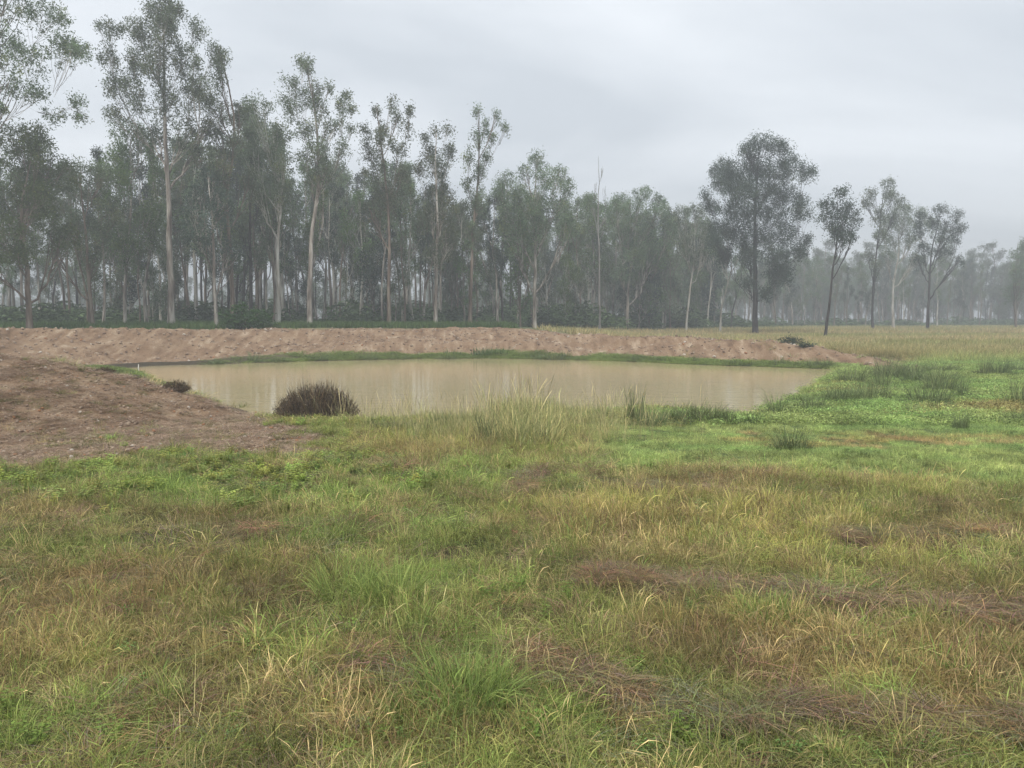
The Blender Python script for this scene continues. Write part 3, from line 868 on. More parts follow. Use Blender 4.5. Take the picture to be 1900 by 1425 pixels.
def build_tree(name, trunk, r0, clumps, seed, dens=95, leaf=(.19, .066), twigs=12, cl=36, sig=.24, limb_r=1.0, top_r=.12, wig=.12):
    """trunk: (m,3) path; clumps: (x,y,z,rx,rz); returns (verts,faces) of the wood and (verts,faces,var) of the crown"""
    r = np.random.default_rng(seed)
    trunk = np.asarray(trunk, float)
    m = max(12, len(trunk) * 3)
    seglen = np.r_[0, np.cumsum(np.linalg.norm(np.diff(trunk, axis=0), axis=1))]
    s = np.linspace(0, seglen[-1], m)
    path = np.stack([np.interp(s, seglen, trunk[:, j]) for j in range(3)], 1)
    k3 = np.array([.25, .5, .25])
    for _ in range(2):
        sm = path.copy()
        for j in range(3): sm[1:-1, j] = np.convolve(path[:, j], k3, 'valid')
        path = sm
    path[2:-1, :2] += r.normal(0, wig * r0, (m - 3, 2))
    tt = s / s[-1]
    rad = r0 * (top_r + (1 - top_r) * (1 - tt) ** .85) ; rad[0] *= 1.35; rad[1] *= 1.08
    tb = Tubes(); tb.add(path, rad, 8)
    L, F, C = [], [], []; nl = 0
    zt = path[:, 2]
    centres = []
    nodes = [path[int(m * .22):]]; nrad = [rad[int(m * .22):]]
    order = sorted(range(len(clumps)), key=lambda i: abs(clumps[i][0] - np.interp(clumps[i][2], zt, path[:, 0])) + abs(clumps[i][1]) * .5)
    for ci in order:
        cx, cy, cz, rx, rz = clumps[ci]
        c = np.array([cx, cy, cz])
        NP = np.concatenate(nodes); NR = np.concatenate(nrad)
        dd = c - NP; hh = np.hypot(dd[:, 0], dd[:, 1]); dz = dd[:, 2]; dist = np.linalg.norm(dd, axis=1)
        cost = dist * (1 + 2.2 * np.clip(hh * 1.25 + 1.0 - dz, 0, None) / (dist + .1)) + 1.5 * np.clip(1.0 - dist, 0, 1) + r.random(len(dist)) * .5
        best = int(np.argmin(cost)); a = NP[best]; L0 = dist[best]
        mid = a + (c - a) * np.array([.58, .58, .40]) + r.normal(0, .07 * L0, 3)
        lr = min(NR[best] * .62, (.020 + .014 * L0) * limb_r)
        lp = bez(a, mid, c + np.array([0, 0, rz * .35]), 9)
        lp[1:-1] += r.normal(0, .018 * L0, (7, 3))
        lrad = lr * np.linspace(1, .28, 9)
        tb.add(lp, lrad, 5)
        nodes.append(lp[3:]); nrad.append(lrad[3:])
        nt_ = max(5, int(twigs * (rx * rz) ** .5 * 1.0))
        for i in range(nt_):
            d = r.normal(0, 1, 3); d[2] = abs(d[2]) * 1.3 - .1; d /= np.linalg.norm(d)
            e = c + d * np.array([rx, rx, rz]) * (.55 + .45 * r.random())
            st = lp[r.integers(2, 8)]
            q_ = np.linalg.norm(e - st); mm = st + (e - st) * np.array([.62, .62, .42]) + r.normal(0, .06 * q_, 3)
            tb.add(bez(st, mm, e, 4), lr * np.array([.36, .28, .19, .08]) + .010, 3)
            centres.append(e)
        # leaf clusters in the clump, thicker towards its outside and top
        nc = max(3, int(dens * math.pi * rx * rz / cl))
        d = r.normal(0, 1, (nc, 3)); d /= np.linalg.norm(d, axis=1)[:, None]; d *= (r.random(nc) ** .45)[:, None]
        cc = c + d * np.array([rx, rx, rz])
        centres += list(cc)
    cc = np.array(centres)
    if len(cc) and dens > 0:
        k = (cl * (.5 + r.random(len(cc)))).astype(int)
        idx = np.repeat(np.arange(len(cc)), k)
        sg = sig * (.6 + .8 * r.random(len(cc)))
        P_ = cc[idx] + np.clip(r.normal(0, 1, (len(idx), 3)), -1.9, 1.9) * sg[idx][:, None] * np.array([.85, .85, 1.0])
        bright = (1 + r.normal(0, .20, len(cc)))[idx]
        yel = (r.random(len(cc)) < .12)[idx]
        V, Fq, Cv = leaves(P_, leaf[0], leaf[1], r, .7, .16)
        cf = np.clip(bright, .5, 1.6)[:, None] * np.where(yel[:, None], np.array([[1.35, 1.15, .9]]), np.ones((1, 3)))
        Cv = Cv * np.repeat(cf, 4, axis=0)
        crown = (V, Fq, Cv)
    else: crown = None
    return tb.get(), crown

def tree_object(name, label, wood, crown, bm, lm, loc, rz=0, group=None, cat='tree', scale=None):
    e = bpy.data.objects.new(name, None); COL.objects.link(e); e.empty_display_size = .5
    e.location = [float(q) for q in loc]; e.rotation_euler = (0, 0, rz)
    if scale is not None: e.scale = scale
    e['label'] = label; e['category'] = cat
    if group: e['group'] = group
    link('trunk', quad_mesh('trunk', wood[0], wood[1], [M[bm]], smooth=True), e)
    if crown: link('crown', quad_mesh('crown', crown[0], crown[1], [M[lm]], var=crown[2]), e)
    return e

def hero(name, label, Y, trunk_px, r0, clumps_px, seed, bm='bark_pale', lm='leaf_grey', group=None, **kw):
    r0 *= .66; kw['dens'] = kw.get('dens', 95) * 1.9; kw.pop('limb_r', None)
    r = np.random.default_rng(seed + 1000)
    b = P(trunk_px[0][0], trunk_px[0][1], Y)
    z0 = H(b[0], Y, False) - .12
    base = np.array([b[0], Y, z0])
    tr = [np.zeros(3)]
    for i, (px, py) in enumerate(trunk_px[1:]):
        p = P(px, py, Y) - base; p[1] += r.normal(0, .35); tr.append(p)
    cl = []
    for (px, py, rx, ry) in clumps_px:
        p = P(px, py, Y) - base; k = Y / FPX
        ax = tr[-1]; spread = max(1.0, abs(p[0] - np.interp(p[2], [q[2] for q in tr], [q[0] for q in tr])))
        wid = np.mean([c[2] for c in clumps_px]) * k
        p[1] += r.normal(0, .9 * wid)
        vs_ = 1.0 if name == 'lone_tree' else 1.18
        if name == 'lone_tree': rx, ry = rx * 1.04, ry * 1.04
        cl.append((p[0], p[1], p[2], rx * k * .95 / vs_, ry * k * .95 * vs_))
    wood, crown = build_tree(name, tr, r0, cl, seed, **kw)
    return tree_object(name, label, wood, crown, bm, lm, base, group=group)

hero('gum_tree', 'sparse high crown gum leaning into the upper left corner of the photo', 47, [(-95, 612), (-80, 400), (-60, 220), (-40, 60), (-30, -60)], .36,
     [(-60, -70, 90, 60), (25, 5, 80, 42), (-50, 70, 80, 60), (15, 95, 55, 35), (62, 120, 48, 30), (105, 88, 40, 26), (135, 92, 16, 10), (95, 60, 34, 22), (15, 165, 45, 22), (60, 178, 42, 20), (112, 178, 20, 12),
      (70, 205, 34, 10), (115, 205, 18, 8), (-40, 190, 60, 50), (70, 20, 55, 30), (20, 215, 22, 8)], 1, twigs=12, cl=30, sig=.20, dens=80, limb_r=1.6)
hero('gum_tree', 'bushy dark green gum at the left edge with twin brown trunks', 50, [(55, 612), (50, 500), (45, 400), (50, 290)], .30,
     [(40, 262, 62, 26), (95, 270, 34, 26), (10, 300, 60, 40), (75, 320, 50, 42), (112, 300, 18, 24), (20, 370, 66, 42), (85, 385, 46, 40), (30, 440, 60, 40), (95, 445, 40, 32), (-30, 350, 60, 80), (0, 490, 60, 26), (60, 480, 34, 20)], 2, 'bark_brown', 'leaf_green', dens=130)
hero('gum_tree', 'small open gum with a red brown trunk between two large ones', 55, [(172, 612), (170, 520), (160, 430), (155, 330)], .24,
     [(150, 315, 40, 18), (190, 335, 36, 24), (130, 350, 30, 26), (165, 380, 40, 30), (205, 400, 34, 30), (125, 420, 34, 32), (175, 450, 34, 30), (170, 490, 26, 30), (110, 470, 30, 24)], 3, 'bark_brown', 'leaf_grey', dens=70)
hero('gum_tree', 'tallest gum in the forest, broad feathery crown above a pale trunk', 57, [(318, 612), (317, 520), (314, 420), (312, 330), (305, 240), (300, 130), (298, 30)], .40,
     [(298, 18, 34, 20), (330, 30, 24, 22), (245, 52, 36, 18), (215, 70, 26, 16), (270, 75, 36, 30), (320, 80, 34, 34), (362, 60, 18, 24), (205, 115, 22, 26), (245, 120, 32, 34), (295, 130, 36, 40), (345, 120, 30, 34), (385, 95, 14, 26),
      (210, 165, 24, 26), (250, 180, 30, 34), (305, 195, 36, 36), (355, 180, 28, 34), (390, 165, 20, 34), (205, 212, 20, 18), (340, 250, 36, 30), (375, 240, 22, 26), (285, 250, 26, 20), (330, 60, 24, 14), (280, 20, 30, 16)], 4, dens=105, twigs=14)
hero('gum_tree', 'light green rounded gum under the tallest tree, left of its trunk', 60, [(232, 612), (235, 500), (245, 400), (245, 260)], .22,
     [(240, 250, 46, 22), (205, 278, 22, 22), (280, 265, 26, 26), (225, 305, 36, 28), (275, 315, 30, 28), (245, 350, 46, 34), (215, 400, 30, 34), (270, 410, 40, 40), (240, 460, 40, 36)], 5, 'bark_pale', 'leaf_green', dens=120)
hero('gum_tree', 'narrow tall gum with a thin spire just right of the tallest tree', 58, [(430, 612), (428, 500), (424, 380), (436, 240), (420, 150), (400, 85)], .27,
     [(402, 92, 8, 14), (412, 122, 13, 22), (418, 165, 18, 28), (405, 210, 26, 28), (434, 215, 14, 34), (395, 260, 34, 28), (438, 275, 24, 28), (420, 325, 34, 34), (455, 345, 24, 30), (375, 300, 24, 26), (385, 190, 12, 20)], 6, 'bark_brown', dens=85)
hero('gum_tree', 'slim gum whose pale straight trunk rises behind the round green shrub', 56, [(402, 612), (401, 520), (400, 420), (385, 320)], .22,
     [(385, 330, 34, 26), (365, 370, 30, 34), (405, 385, 34, 34), (380, 430, 40, 40), (410, 470, 26, 28)], 7, 'bark_pale', 'leaf_dark', dens=110)
hero('gum_tree', 'gum with a crooked bright white upper trunk and grey green crown', 62, [(517, 612), (519, 520), (515, 430), (520, 380), (500, 230)], .25,
     [(500, 220, 36, 18), (475, 250, 28, 28), (520, 258, 30, 28), (470, 300, 30, 30), (505, 310, 34, 34), (540, 320, 22, 34), (480, 360, 34, 34), (525, 370, 20, 24)], 8, 'bark_white', dens=95)
hero('gum_tree', 'tall branchy gum with a knob shaped top and spreading side limbs', 60, [(575, 612), (573, 520), (578, 400), (592, 350), (590, 260), (580, 180), (565, 112)], .32,
     [(563, 112, 20, 10), (548, 108, 8, 8), (576, 135, 13, 18), (540, 158, 24, 14), (558, 180, 26, 20), (585, 175, 16, 24), (524, 188, 14, 10), (545, 212, 30, 20), (595, 205, 20, 24), (610, 168, 12, 10), (640, 182, 11, 10), (636, 208, 13, 16), (626, 235, 13, 14), (660, 212, 12, 8),
      (565, 245, 28, 20), (605, 245, 16, 20), (655, 250, 12, 10), (640, 285, 26, 16), (590, 290, 34, 26), (560, 300, 20, 20), (600, 330, 30, 26), (570, 340, 24, 22)], 9, dens=78, limb_r=1.3)
hero('gum_tree', 'thin forked gum with feathery upright branches left of centre', 63, [(722, 612), (724, 500), (722, 400), (712, 300), (700, 200)], .25,
     [(697, 205, 10, 12), (732, 205, 10, 16), (735, 230, 15, 20), (705, 238, 18, 20), (763, 215, 4, 14), (757, 240, 6, 14), (680, 250, 14, 16), (715, 275, 26, 24), (685, 290, 22, 24), (745, 290, 14, 22), (700, 325, 30, 26), (740, 335, 26, 28), (720, 375, 34, 34), (690, 400, 30, 34)], 10, 'bark_brown', dens=80)
hero('gum_tree', 'narrow vase shaped gum with a flat tufted top near the centre', 64, [(808, 612), (810, 500), (812, 400), (808, 300), (810, 245)], .25,
     [(785, 255, 12, 12), (808, 245, 12, 10), (832, 248, 11, 12), (795, 280, 20, 20), (828, 282, 18, 22), (810, 315, 30, 24), (780, 320, 14, 22), (815, 360, 32, 30), (835, 400, 22, 30), (800, 405, 26, 30), (830, 450, 26, 34), (805, 480, 20, 20)], 11, 'bark_pale', dens=95)
hero('gum_tree', 'tall wispy gum with two thin tops just right of centre', 66, [(872, 612), (874, 520), (878, 420), (888, 330), (890, 210)], .25,
     [(888, 218, 9, 14), (900, 240, 9, 16), (922, 225, 8, 14), (938, 238, 6, 8), (915, 255, 10, 12), (886, 262, 13, 20), (902, 290, 11, 20), (872, 300, 12, 22), (888, 330, 18, 24), (868, 355, 12, 24), (890, 385, 20, 30), (876, 440, 14, 24)], 12, 'bark_brown', dens=72)
hero('gum_tree', 'broad three topped gum in the middle of the forest line', 72, [(992, 612), (991, 540), (994, 470), (990, 400), (995, 300)], .28,
     [(940, 335, 26, 16), (975, 315, 14, 16), (998, 298, 24, 14), (1040, 325, 22, 18), (925, 365, 24, 22), (960, 370, 30, 26), (1010, 345, 30, 24), (1050, 360, 16, 22), (985, 395, 36, 28), (1030, 395, 34, 28), (945, 410, 32, 28), (1000, 430, 38, 26), (1050, 430, 26, 26), (950, 450, 34, 26)], 13, 'bark_pale', dens=120)
hero('dead_tree', 'bare dead tree spike rising above the forest top', 78, [(1113, 612), (1112, 500), (1108, 420), (1112, 360), (1110, 290)], .16, [(1119, 318, 5, 9), (1104, 345, 6, 9), (1124, 352, 7, 9), (1100, 392, 8, 9), (1122, 405, 8, 9)], 14, 'bark_dead', dens=0, wig=.3)
hero('gum_tree', 'rounded dome crowned gum left of the big lone tree, pale lower trunk', 86, [(1165, 612), (1163, 540), (1172, 480), (1180, 420), (1190, 370)], .28,
     [(1150, 378, 26, 16), (1190, 362, 26, 14), (1225, 378, 22, 18), (1130, 400, 22, 22), (1170, 400, 34, 24), (1215, 405, 32, 24), (1150, 435, 32, 26), (1195, 440, 38, 28), (1240, 430, 18, 26), (1170, 475, 34, 28), (1215, 475, 32, 26), (1150, 510, 22, 18)], 15, 'bark_pale', dens=120)
hero('gum_tree', 'leaning white trunked gum between the dome crown and the lone tree', 90, [(1272, 612), (1276, 560), (1287, 500), (1292, 440), (1290, 395)], .22,
     [(1262, 398, 18, 12), (1290, 395, 24, 14), (1250, 420, 14, 16), (1280, 425, 30, 22), (1315, 425, 20, 20), (1265, 455, 26, 20), (1305, 455, 26, 20), (1290, 480, 26, 16)], 16, 'bark_white', dens=95)
hero('gum_tree', 'low leaning white gum trunk just left of the big lone tree', 84, [(1336, 608), (1340, 570), (1350, 520), (1358, 490), (1352, 440)], .20,
     [(1350, 440, 22, 18), (1330, 460, 20, 18), (1372, 465, 18, 20), (1350, 480, 20, 12)], 17, 'bark_white', dens=90)
hero('lone_tree', 'big dark round crowned tree standing alone on the paddock', 80, [(1402, 625), (1402, 570), (1404, 500), (1402, 420), (1405, 340), (1408, 275)], .46,
     [(1412, 272, 34, 14), (1385, 285, 26, 16), (1440, 285, 24, 16), (1355, 305, 26, 18), (1405, 312, 38, 24), (1345, 330, 24, 22), (1378, 335, 34, 26), (1435, 330, 32, 26), (1472, 305, 20, 16), (1482, 330, 20, 18), (1330, 350, 14, 12), (1312, 362, 12, 10),
      (1355, 365, 30, 24), (1405, 365, 38, 28), (1455, 365, 32, 26), (1490, 372, 14, 14), (1322, 385, 18, 14), (1345, 400, 26, 22), (1385, 405, 32, 26), (1430, 405, 34, 26), (1472, 400, 24, 20), (1330, 430, 22, 18), (1365, 440, 28, 22), (1410, 445, 34, 24), (1455, 438, 28, 22),
      (1320, 455, 14, 14), (1350, 475, 22, 18), (1385, 480, 22, 22), (1430, 480, 26, 22), (1470, 475, 20, 20), (1495, 450, 12, 12), (1440, 515, 26, 20), (1465, 505, 20, 18), (1420, 545, 16, 14), (1380, 530, 14, 12)], 18, 'bark_dark', 'leaf_dark', dens=150, limb_r=1.3, twigs=18, sig=.30)
hero('slender_tree', 'slender dark leaning tree nearest the end of the bank', 66, [(1530, 632), (1537, 560), (1546, 500), (1552, 430), (1556, 365)], .20,
     [(1556, 362, 15, 12), (1540, 382, 20, 14), (1572, 388, 18, 16), (1532, 405, 16, 14), (1558, 408, 24, 18), (1585, 410, 14, 16), (1545, 430, 20, 16), (1572, 432, 20, 14), (1560, 448, 18, 10), (1590, 440, 10, 10)], 19, 'bark_dark', 'leaf_dark', dens=110)
hero('gum_tree', 'dark trunked gum with a thin high crown, second lone tree from the right', 100, [(1620, 615), (1621, 560), (1624, 480), (1632, 400), (1640, 345)], .26,
     [(1640, 346, 20, 10), (1618, 360, 16, 12), (1662, 358, 14, 12), (1612, 380, 14, 12), (1640, 378, 24, 16), (1675, 378, 12, 12), (1625, 405, 20, 16), (1655, 408, 20, 14), (1625, 440, 18, 16), (1625, 475, 16, 14), (1610, 500, 12, 14)], 20, 'bark_dark', 'leaf_grey', dens=85)
hero('gum_tree', 'white trunked spreading gum between two dark trunked trees', 108, [(1658, 611), (1660, 570), (1660, 525), (1663, 480), (1668, 400)], .32,
     [(1668, 395, 26, 12), (1640, 412, 22, 14), (1700, 402, 20, 12), (1670, 425, 34, 18), (1705, 425, 18, 16), (1635, 440, 16, 16), (1690, 450, 26, 16), (1655, 455, 20, 16), (1640, 478, 16, 12), (1695, 480, 18, 10)], 21, 'bark_white', 'leaf_grey', dens=90, limb_r=1.8)
hero('gum_tree', 'rightmost of the lone paddock trees, umbrella crown on a dark trunk', 98, [(1721, 616), (1722, 570), (1722, 530), (1730, 470), (1745, 400)], .30,
     [(1742, 392, 24, 10), (1715, 405, 18, 12), (1768, 408, 16, 14), (1785, 425, 10, 12), (1740, 415, 26, 16), (1705, 430, 18, 16), (1765, 435, 22, 14), (1735, 445, 28, 14), (1782, 450, 10, 12), (1712, 465, 20, 14), (1750, 470, 24, 14), (1765, 490, 12, 10), (1705, 490, 12, 12)], 22, 'bark_dark', 'leaf_dark', dens=85)
hero('gum_tree', 'bushy hazy gum at the far right edge of the photo', 112, [(1886, 610), (1886, 560), (1888, 500), (1890, 450)], .26,
     [(1892, 455, 16, 12), (1878, 480, 20, 18), (1905, 480, 20, 20), (1870, 510, 18, 20), (1895, 515, 26, 24), (1920, 470, 20, 30), (1880, 545, 22, 18), (1910, 540, 22, 20)], 23, 'bark_brown', 'leaf_grey', dens=110)

# --- the forest: one mesh pair per kind, copied per tree
def gum_kind(seed, Ht, bare, width, style):
    r = np.random.default_rng(seed + 500)
    tr = [(0, 0, 0)]
    x = y = 0
    for k in range(1, 6):
        x += r.normal(0, .02) * Ht; y += r.normal(0, .02) * Ht; tr.append((x, y, Ht * k / 5.2))
    cl = []
    ncl = {'tall': 11, 'round': 12, 'thin': 8, 'low': 10}[style]
    for i in range(ncl):
        t = bare + (1 - bare) * (i + .5) / ncl
        prof = math.sin(min(1, (1 - t) / (1 - bare) * 1.25 + .12) * math.pi * .75) if style != 'tall' else (.55 + .45 * math.sin(t * 9 + seed))
        a = r.random() * 6.28; q = width * prof * (.35 + .5 * r.random())
        bx = np.interp(t, np.linspace(0, 1, 6), [p[0] for p in tr]); by = np.interp(t, np.linspace(0, 1, 6), [p[1] for p in tr])
        rr = width * (.38 + .22 * r.random()) * max(.45, prof)
        cl.append((bx + q * math.cos(a), by + q * math.sin(a), Ht * min(t, .97), rr, rr * (.75 if style == 'round' else 1.1)))
    cl.append((tr[-1][0], tr[-1][1], Ht * .96, width * .25, width * .3))
    return build_tree('x', tr, .011 * Ht * (.8 if style == 'thin' else 1), cl, seed, dens=[70, 54, 62][seed % 3], twigs=9, cl=26, sig=.27, leaf=(.26, .09))
kinds = []
for i, (ht, ba, wd, st) in enumerate([(17, .42, 2.3, 'tall'), (16, .35, 2.8, 'round'), (15, .5, 1.9, 'thin'), (18, .5, 2.2, 'tall'), (13, .25, 2.6, 'round'), (16, .55, 2.4, 'thin'), (11, .15, 2.6, 'low'), (17, .3, 2.0, 'tall'), (14, .4, 3.0, 'round'), (9, .1, 2.3, 'low')]):
    w, c = gum_kind(i * 3 + i % 3, ht, ba, wd, st)
    km = [quad_mesh('trunk', w[0], w[1], [M[b]], smooth=True) for b in ('bark_pale', 'bark_brown', 'bark_white', 'bark_dark')]
    kc = [quad_mesh('crown', c[0], c[1], [M[b]], var=c[2]) for b in ('leaf_grey', 'leaf_green', 'leaf_dark')]
    kinds.append((ht, km, kc))

SKY = [(-300, 300), (0, 330), (130, 320), (200, 300), (300, 290), (440, 270), (480, 235), (560, 300), (650, 330), (760, 320), (850, 390), (950, 370), (1080, 385), (1150, 390), (1260, 400), (1320, 430), (1400, 480),
       (1500, 465), (1560, 475), (1650, 480), (1800, 490), (1850, 500), (1900, 480), (2200, 470)]
def forest_tree(px, Y, top, kind, bk, lk, name, label, group, rz):
    b = P(px, 600, Y)
    z0 = H(b[0], Y, False) - .1
    h = P(px, top, Y)[2] - z0
    ht, km, kc = kinds[kind]
    e = bpy.data.objects.new(name, None); COL.objects.link(e); e.empty_display_size = .5
    e.location = (float(b[0]), float(Y), float(z0)); e.rotation_euler = (0, 0, rz)
    s = h / ht
    q = .72 + .3 * random.random(); e.scale = (s * q, s * q, s)
    e['label'] = label; e['category'] = 'tree'; e['group'] = group
    link('trunk', km[bk], e); link('crown', kc[lk], e)
    return e

def front(px):  # distance of the forest edge
    return np.interp(px, [-300, 0, 400, 900, 1100, 1300, 1500, 1900, 2300], [50, 56, 60, 68, 80, 96, 120, 150, 160])
BN = ['pale trunked', 'brown trunked', 'white trunked', 'dark trunked']
regions = [(-260, 330, 'gum of the crowded stand behind the left end of the bank', 'crowded gums behind the left end of the bank', 62),
           (330, 650, 'gum packed in the forest between the round shrub and the branchy gum', 'gums packed left of the branchy gum', 48),
           (650, 960, 'thin gum in the dense forest behind the middle of the bank', 'thin gums behind the middle of the bank', 50),
           (960, 1330, 'grey hazy gum in the forest left of the big lone tree', 'hazy gums left of the big lone tree', 60),
           (1330, 2150, 'faint misty gum in the far tree line beyond the paddock', 'misty gums beyond the paddock', 78)]
for (a, b, lab, grp, cnt) in regions:
    for i in range(cnt):
        px = a + (b - a) * (i + random.random()) / cnt
        q = random.random()
        depth = 34 if a < 900 else 40
        Y = front(px) + 2 + depth * q ** 1.3
        top = np.interp(px, [s[0] for s in SKY], [s[1] for s in SKY])
        top += (random.random() ** 1.3 * 80 - 28) * (600 - top) / 300
        if random.random() < .28: top = 600 - (600 - top) * (.45 + .25 * random.random())
        small = (600 - top) < 200
        kd = random.choice([4, 6, 9, 8, 2]) if small and a < 1200 else random.choice([0, 1, 2, 3, 5, 7, 0, 3, 7, 8])
        bk = random.choices([0, 1, 2, 3], [.46, .26, .18, .10])[0]
        lk = random.choices([0, 1, 2], [.45, .22, .33])[0] if a < 960 else random.choices([0, 1, 2], [.55, .15, .3])[0]
        forest_tree(px, Y, top, kd, bk, lk, 'forest_gum', BN[bk] + ' ' + lab, BN[bk] + ' ' + grp, random.random() * 6.28)

# undergrowth below the trees, one mass
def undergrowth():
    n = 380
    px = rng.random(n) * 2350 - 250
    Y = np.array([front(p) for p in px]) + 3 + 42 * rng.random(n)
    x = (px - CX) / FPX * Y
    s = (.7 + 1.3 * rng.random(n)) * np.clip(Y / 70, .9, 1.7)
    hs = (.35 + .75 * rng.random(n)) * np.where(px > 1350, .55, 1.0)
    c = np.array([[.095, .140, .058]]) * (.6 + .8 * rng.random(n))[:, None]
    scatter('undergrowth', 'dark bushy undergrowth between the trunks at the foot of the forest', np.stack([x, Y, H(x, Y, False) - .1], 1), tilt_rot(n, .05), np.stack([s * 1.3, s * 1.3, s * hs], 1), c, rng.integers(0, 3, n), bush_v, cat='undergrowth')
undergrowth()

# far wood behind everything: reads as one misty mass
def far_wood():
    kk = []
    for (ht, km, kc) in [kinds[i] for i in (0, 1, 6, 8, 9, 4)]:
        a, b = km[1], kc[0]
        va = np.empty(len(a.vertices) * 3, np.float32); a.vertices.foreach_get('co', va)
        vb = np.empty(len(b.vertices) * 3, np.float32); b.vertices.foreach_get('co', vb)
        fa = np.empty(len(a.loops), np.int32); a.loops.foreach_get('vertex_index', fa)
        fb = np.empty(len(b.loops), np.int32); b.loops.foreach_get('vertex_index', fb)
        v = np.concatenate([va.reshape(-1, 3), vb.reshape(-1, 3)]); f = np.concatenate([fa.reshape(-1, 4), fb.reshape(-1, 4) + len(a.vertices)])
        mi = np.r_[np.zeros(len(fa) // 4, int), np.ones(len(fb) // 4, int)]
        kk.append(quad_mesh('far_gum', v, f, [M['bark_brown'], M['leaf_grey']], var=np.ones((len(v), 3)), mi=mi))
    n = 760
    px = rng.random(n) ** .8 * 2900 - 500
    right = px > 1000
    Y = np.where(right, 165 + 90 * rng.random(n), 165 + 120 * rng.random(n))
    x = (px - CX) / FPX * Y
    s = (.75 + .35 * rng.random(n)) * np.where(right, 1.15, .75)
    scatter('far_wood', 'far off misty wood filling the gaps behind the tree line', np.stack([x, Y, H(x, Y, False) - .1], 1), tilt_rot(n, .02), np.stack([s, s, s], 1), np.ones((n, 3)), rng.integers(0, 6, n), kk, cat='wood')
far_wood()

# ------------------------------------------------------------------ shrubs
def shrub(label, px, py, Y, wpx, hpx, lm, seed, name='shrub', dens=500, leaf=(.16, .07)):
    r = np.random.default_rng(seed)
    b = P(px, py, Y); z0 = H(b[0], Y) - .03
    k = Y / FPX; rx = wpx * k / 2; hz = hpx * k
    n = int(dens * math.pi * rx * hz)
    tb = Tubes(); cc = []
    for i in range(15):
        a = r.random() * 6.28; q = r.random() ** .6
        e = np.array([math.cos(a) * rx * q, math.sin(a) * rx * q, hz * (1 - .55 * q * q) * (.8 + .25 * r.random())])
        tb.add(bez(np.array([0, 0, 0.]), e * [.4, .4, .7], e, 5), np.linspace(.03, .008, 5) * rx, 4); cc.append(e)
        for _ in range(4):
            cc.append(e * (.35 + .6 * r.random()) + r.normal(0, .12 * rx, 3))
    cc = np.array(cc); idx = r.integers(0, len(cc), n)
    pp = cc[idx] + r.normal(0, .13 * rx, (n, 3)) * [1, 1, .7]; pp = pp[pp[:, 2] > 0.01]
    cv = leaves(pp, leaf[0], leaf[1], r, .1, .25)
    e = bpy.data.objects.new(name, None); COL.objects.link(e); e.location = (float(b[0]), float(Y), float(z0))
    e['label'] = label; e['category'] = 'shrub'
    w = tb.get(); link('stems', quad_mesh('stems', w[0], w[1], [M['bark_brown']]), e)
    link('foliage', quad_mesh('foliage', cv[0], cv[1], [M[lm]], var=cv[2]), e)
shrub('round bright green shrub at the forest edge behind the bank', 452, 612, 54, 92, 50, 'leaf_shrub', 201, dens=420, leaf=(.20, .09))
shrub('low green bush on the crest near the right end of the bank', 1466, 640, 41.0, 46, 14, 'leaf_dark', 202, dens=700, leaf=(.11, .05))
shrub('flat green bush just below the crest near the right end of the bank', 1492, 650, 39.5, 34, 10, 'leaf_dark', 203, dens=700, leaf=(.11, .05))

def twig_dome(label, px, py, Y, wpx, hpx, seed, n=1100):
    r = np.random.default_rng(seed)
    b = P(px, py, Y); z0 = H(b[0], Y) - .02; k = Y / FPX; R = wpx * k / 2; hz = hpx * k
    tb = Tubes()
    for i in range(n):
        a = r.random() * 6.28; q = r.random() ** .55; hz = hpx * k * (1 + .16 * math.sin(2.3 * a + seed) + .12 * math.sin(5.1 * a))
        root = np.array([math.cos(a), math.sin(a), 0]) * R * q * .62 + [0, 0, 0]
        e = np.array([math.cos(a) * R * q, math.sin(a) * R * q * .8, hz * (1 - .62 * q ** 2.2) * (.60 + .46 * r.random() ** .7)]) + r.normal(0, .06, 3) * [1, 1, .5]
        mid = (root + e) / 2 + r.normal(0, .06, 3)
        tb.add(bez(root, mid, e, 4), np.array([.006, .005, .004, .0015]), 3)
    v, f = tb.get()
    c = np.repeat(np.clip(1 + r.normal(0, .35, n), .4, 2.0)[:, None] * np.ones((1, 3)), 12, axis=0)
    warm = np.repeat(r.random(n) < .15, 12)
    c[warm] *= [2.2, 1.9, 1.4]
    nl = n * 3; a = r.random(nl) * 6.28; q = r.random(nl) ** .5
    lc = np.stack([np.cos(a) * R * q, np.sin(a) * R * q * .8, hz * (1 - .66 * q ** 2.2) * (.25 + .8 * r.random(nl) ** .6)], 1) + r.normal(0, .025, (nl, 3))
    lv, lf, lcv = leaves(lc, .055, .014, r, -.8, .35)
    v, f, c = join([(v, f, c), (lv, lf, lcv)])
    o = link('dead_shrub', quad_mesh('dead_shrub', v, f, [M['deadtwig']], var=c), loc=(b[0], Y, z0), label=label, cat='shrub')
    return o
twig_dome('dark dead twiggy dome shaped shrub at the near water edge', 588, 780, 16.4, 158, 76, 301, 1500)
twig_dome('small dark dead shrub on the edge of the brown spoil heap', 326, 726, 17.4, 52, 20, 302, 260)
twig_dome('tiny dry sprig at the water side of the brown spoil heap', 196, 697, 17.6, 34, 12, 303, 90)

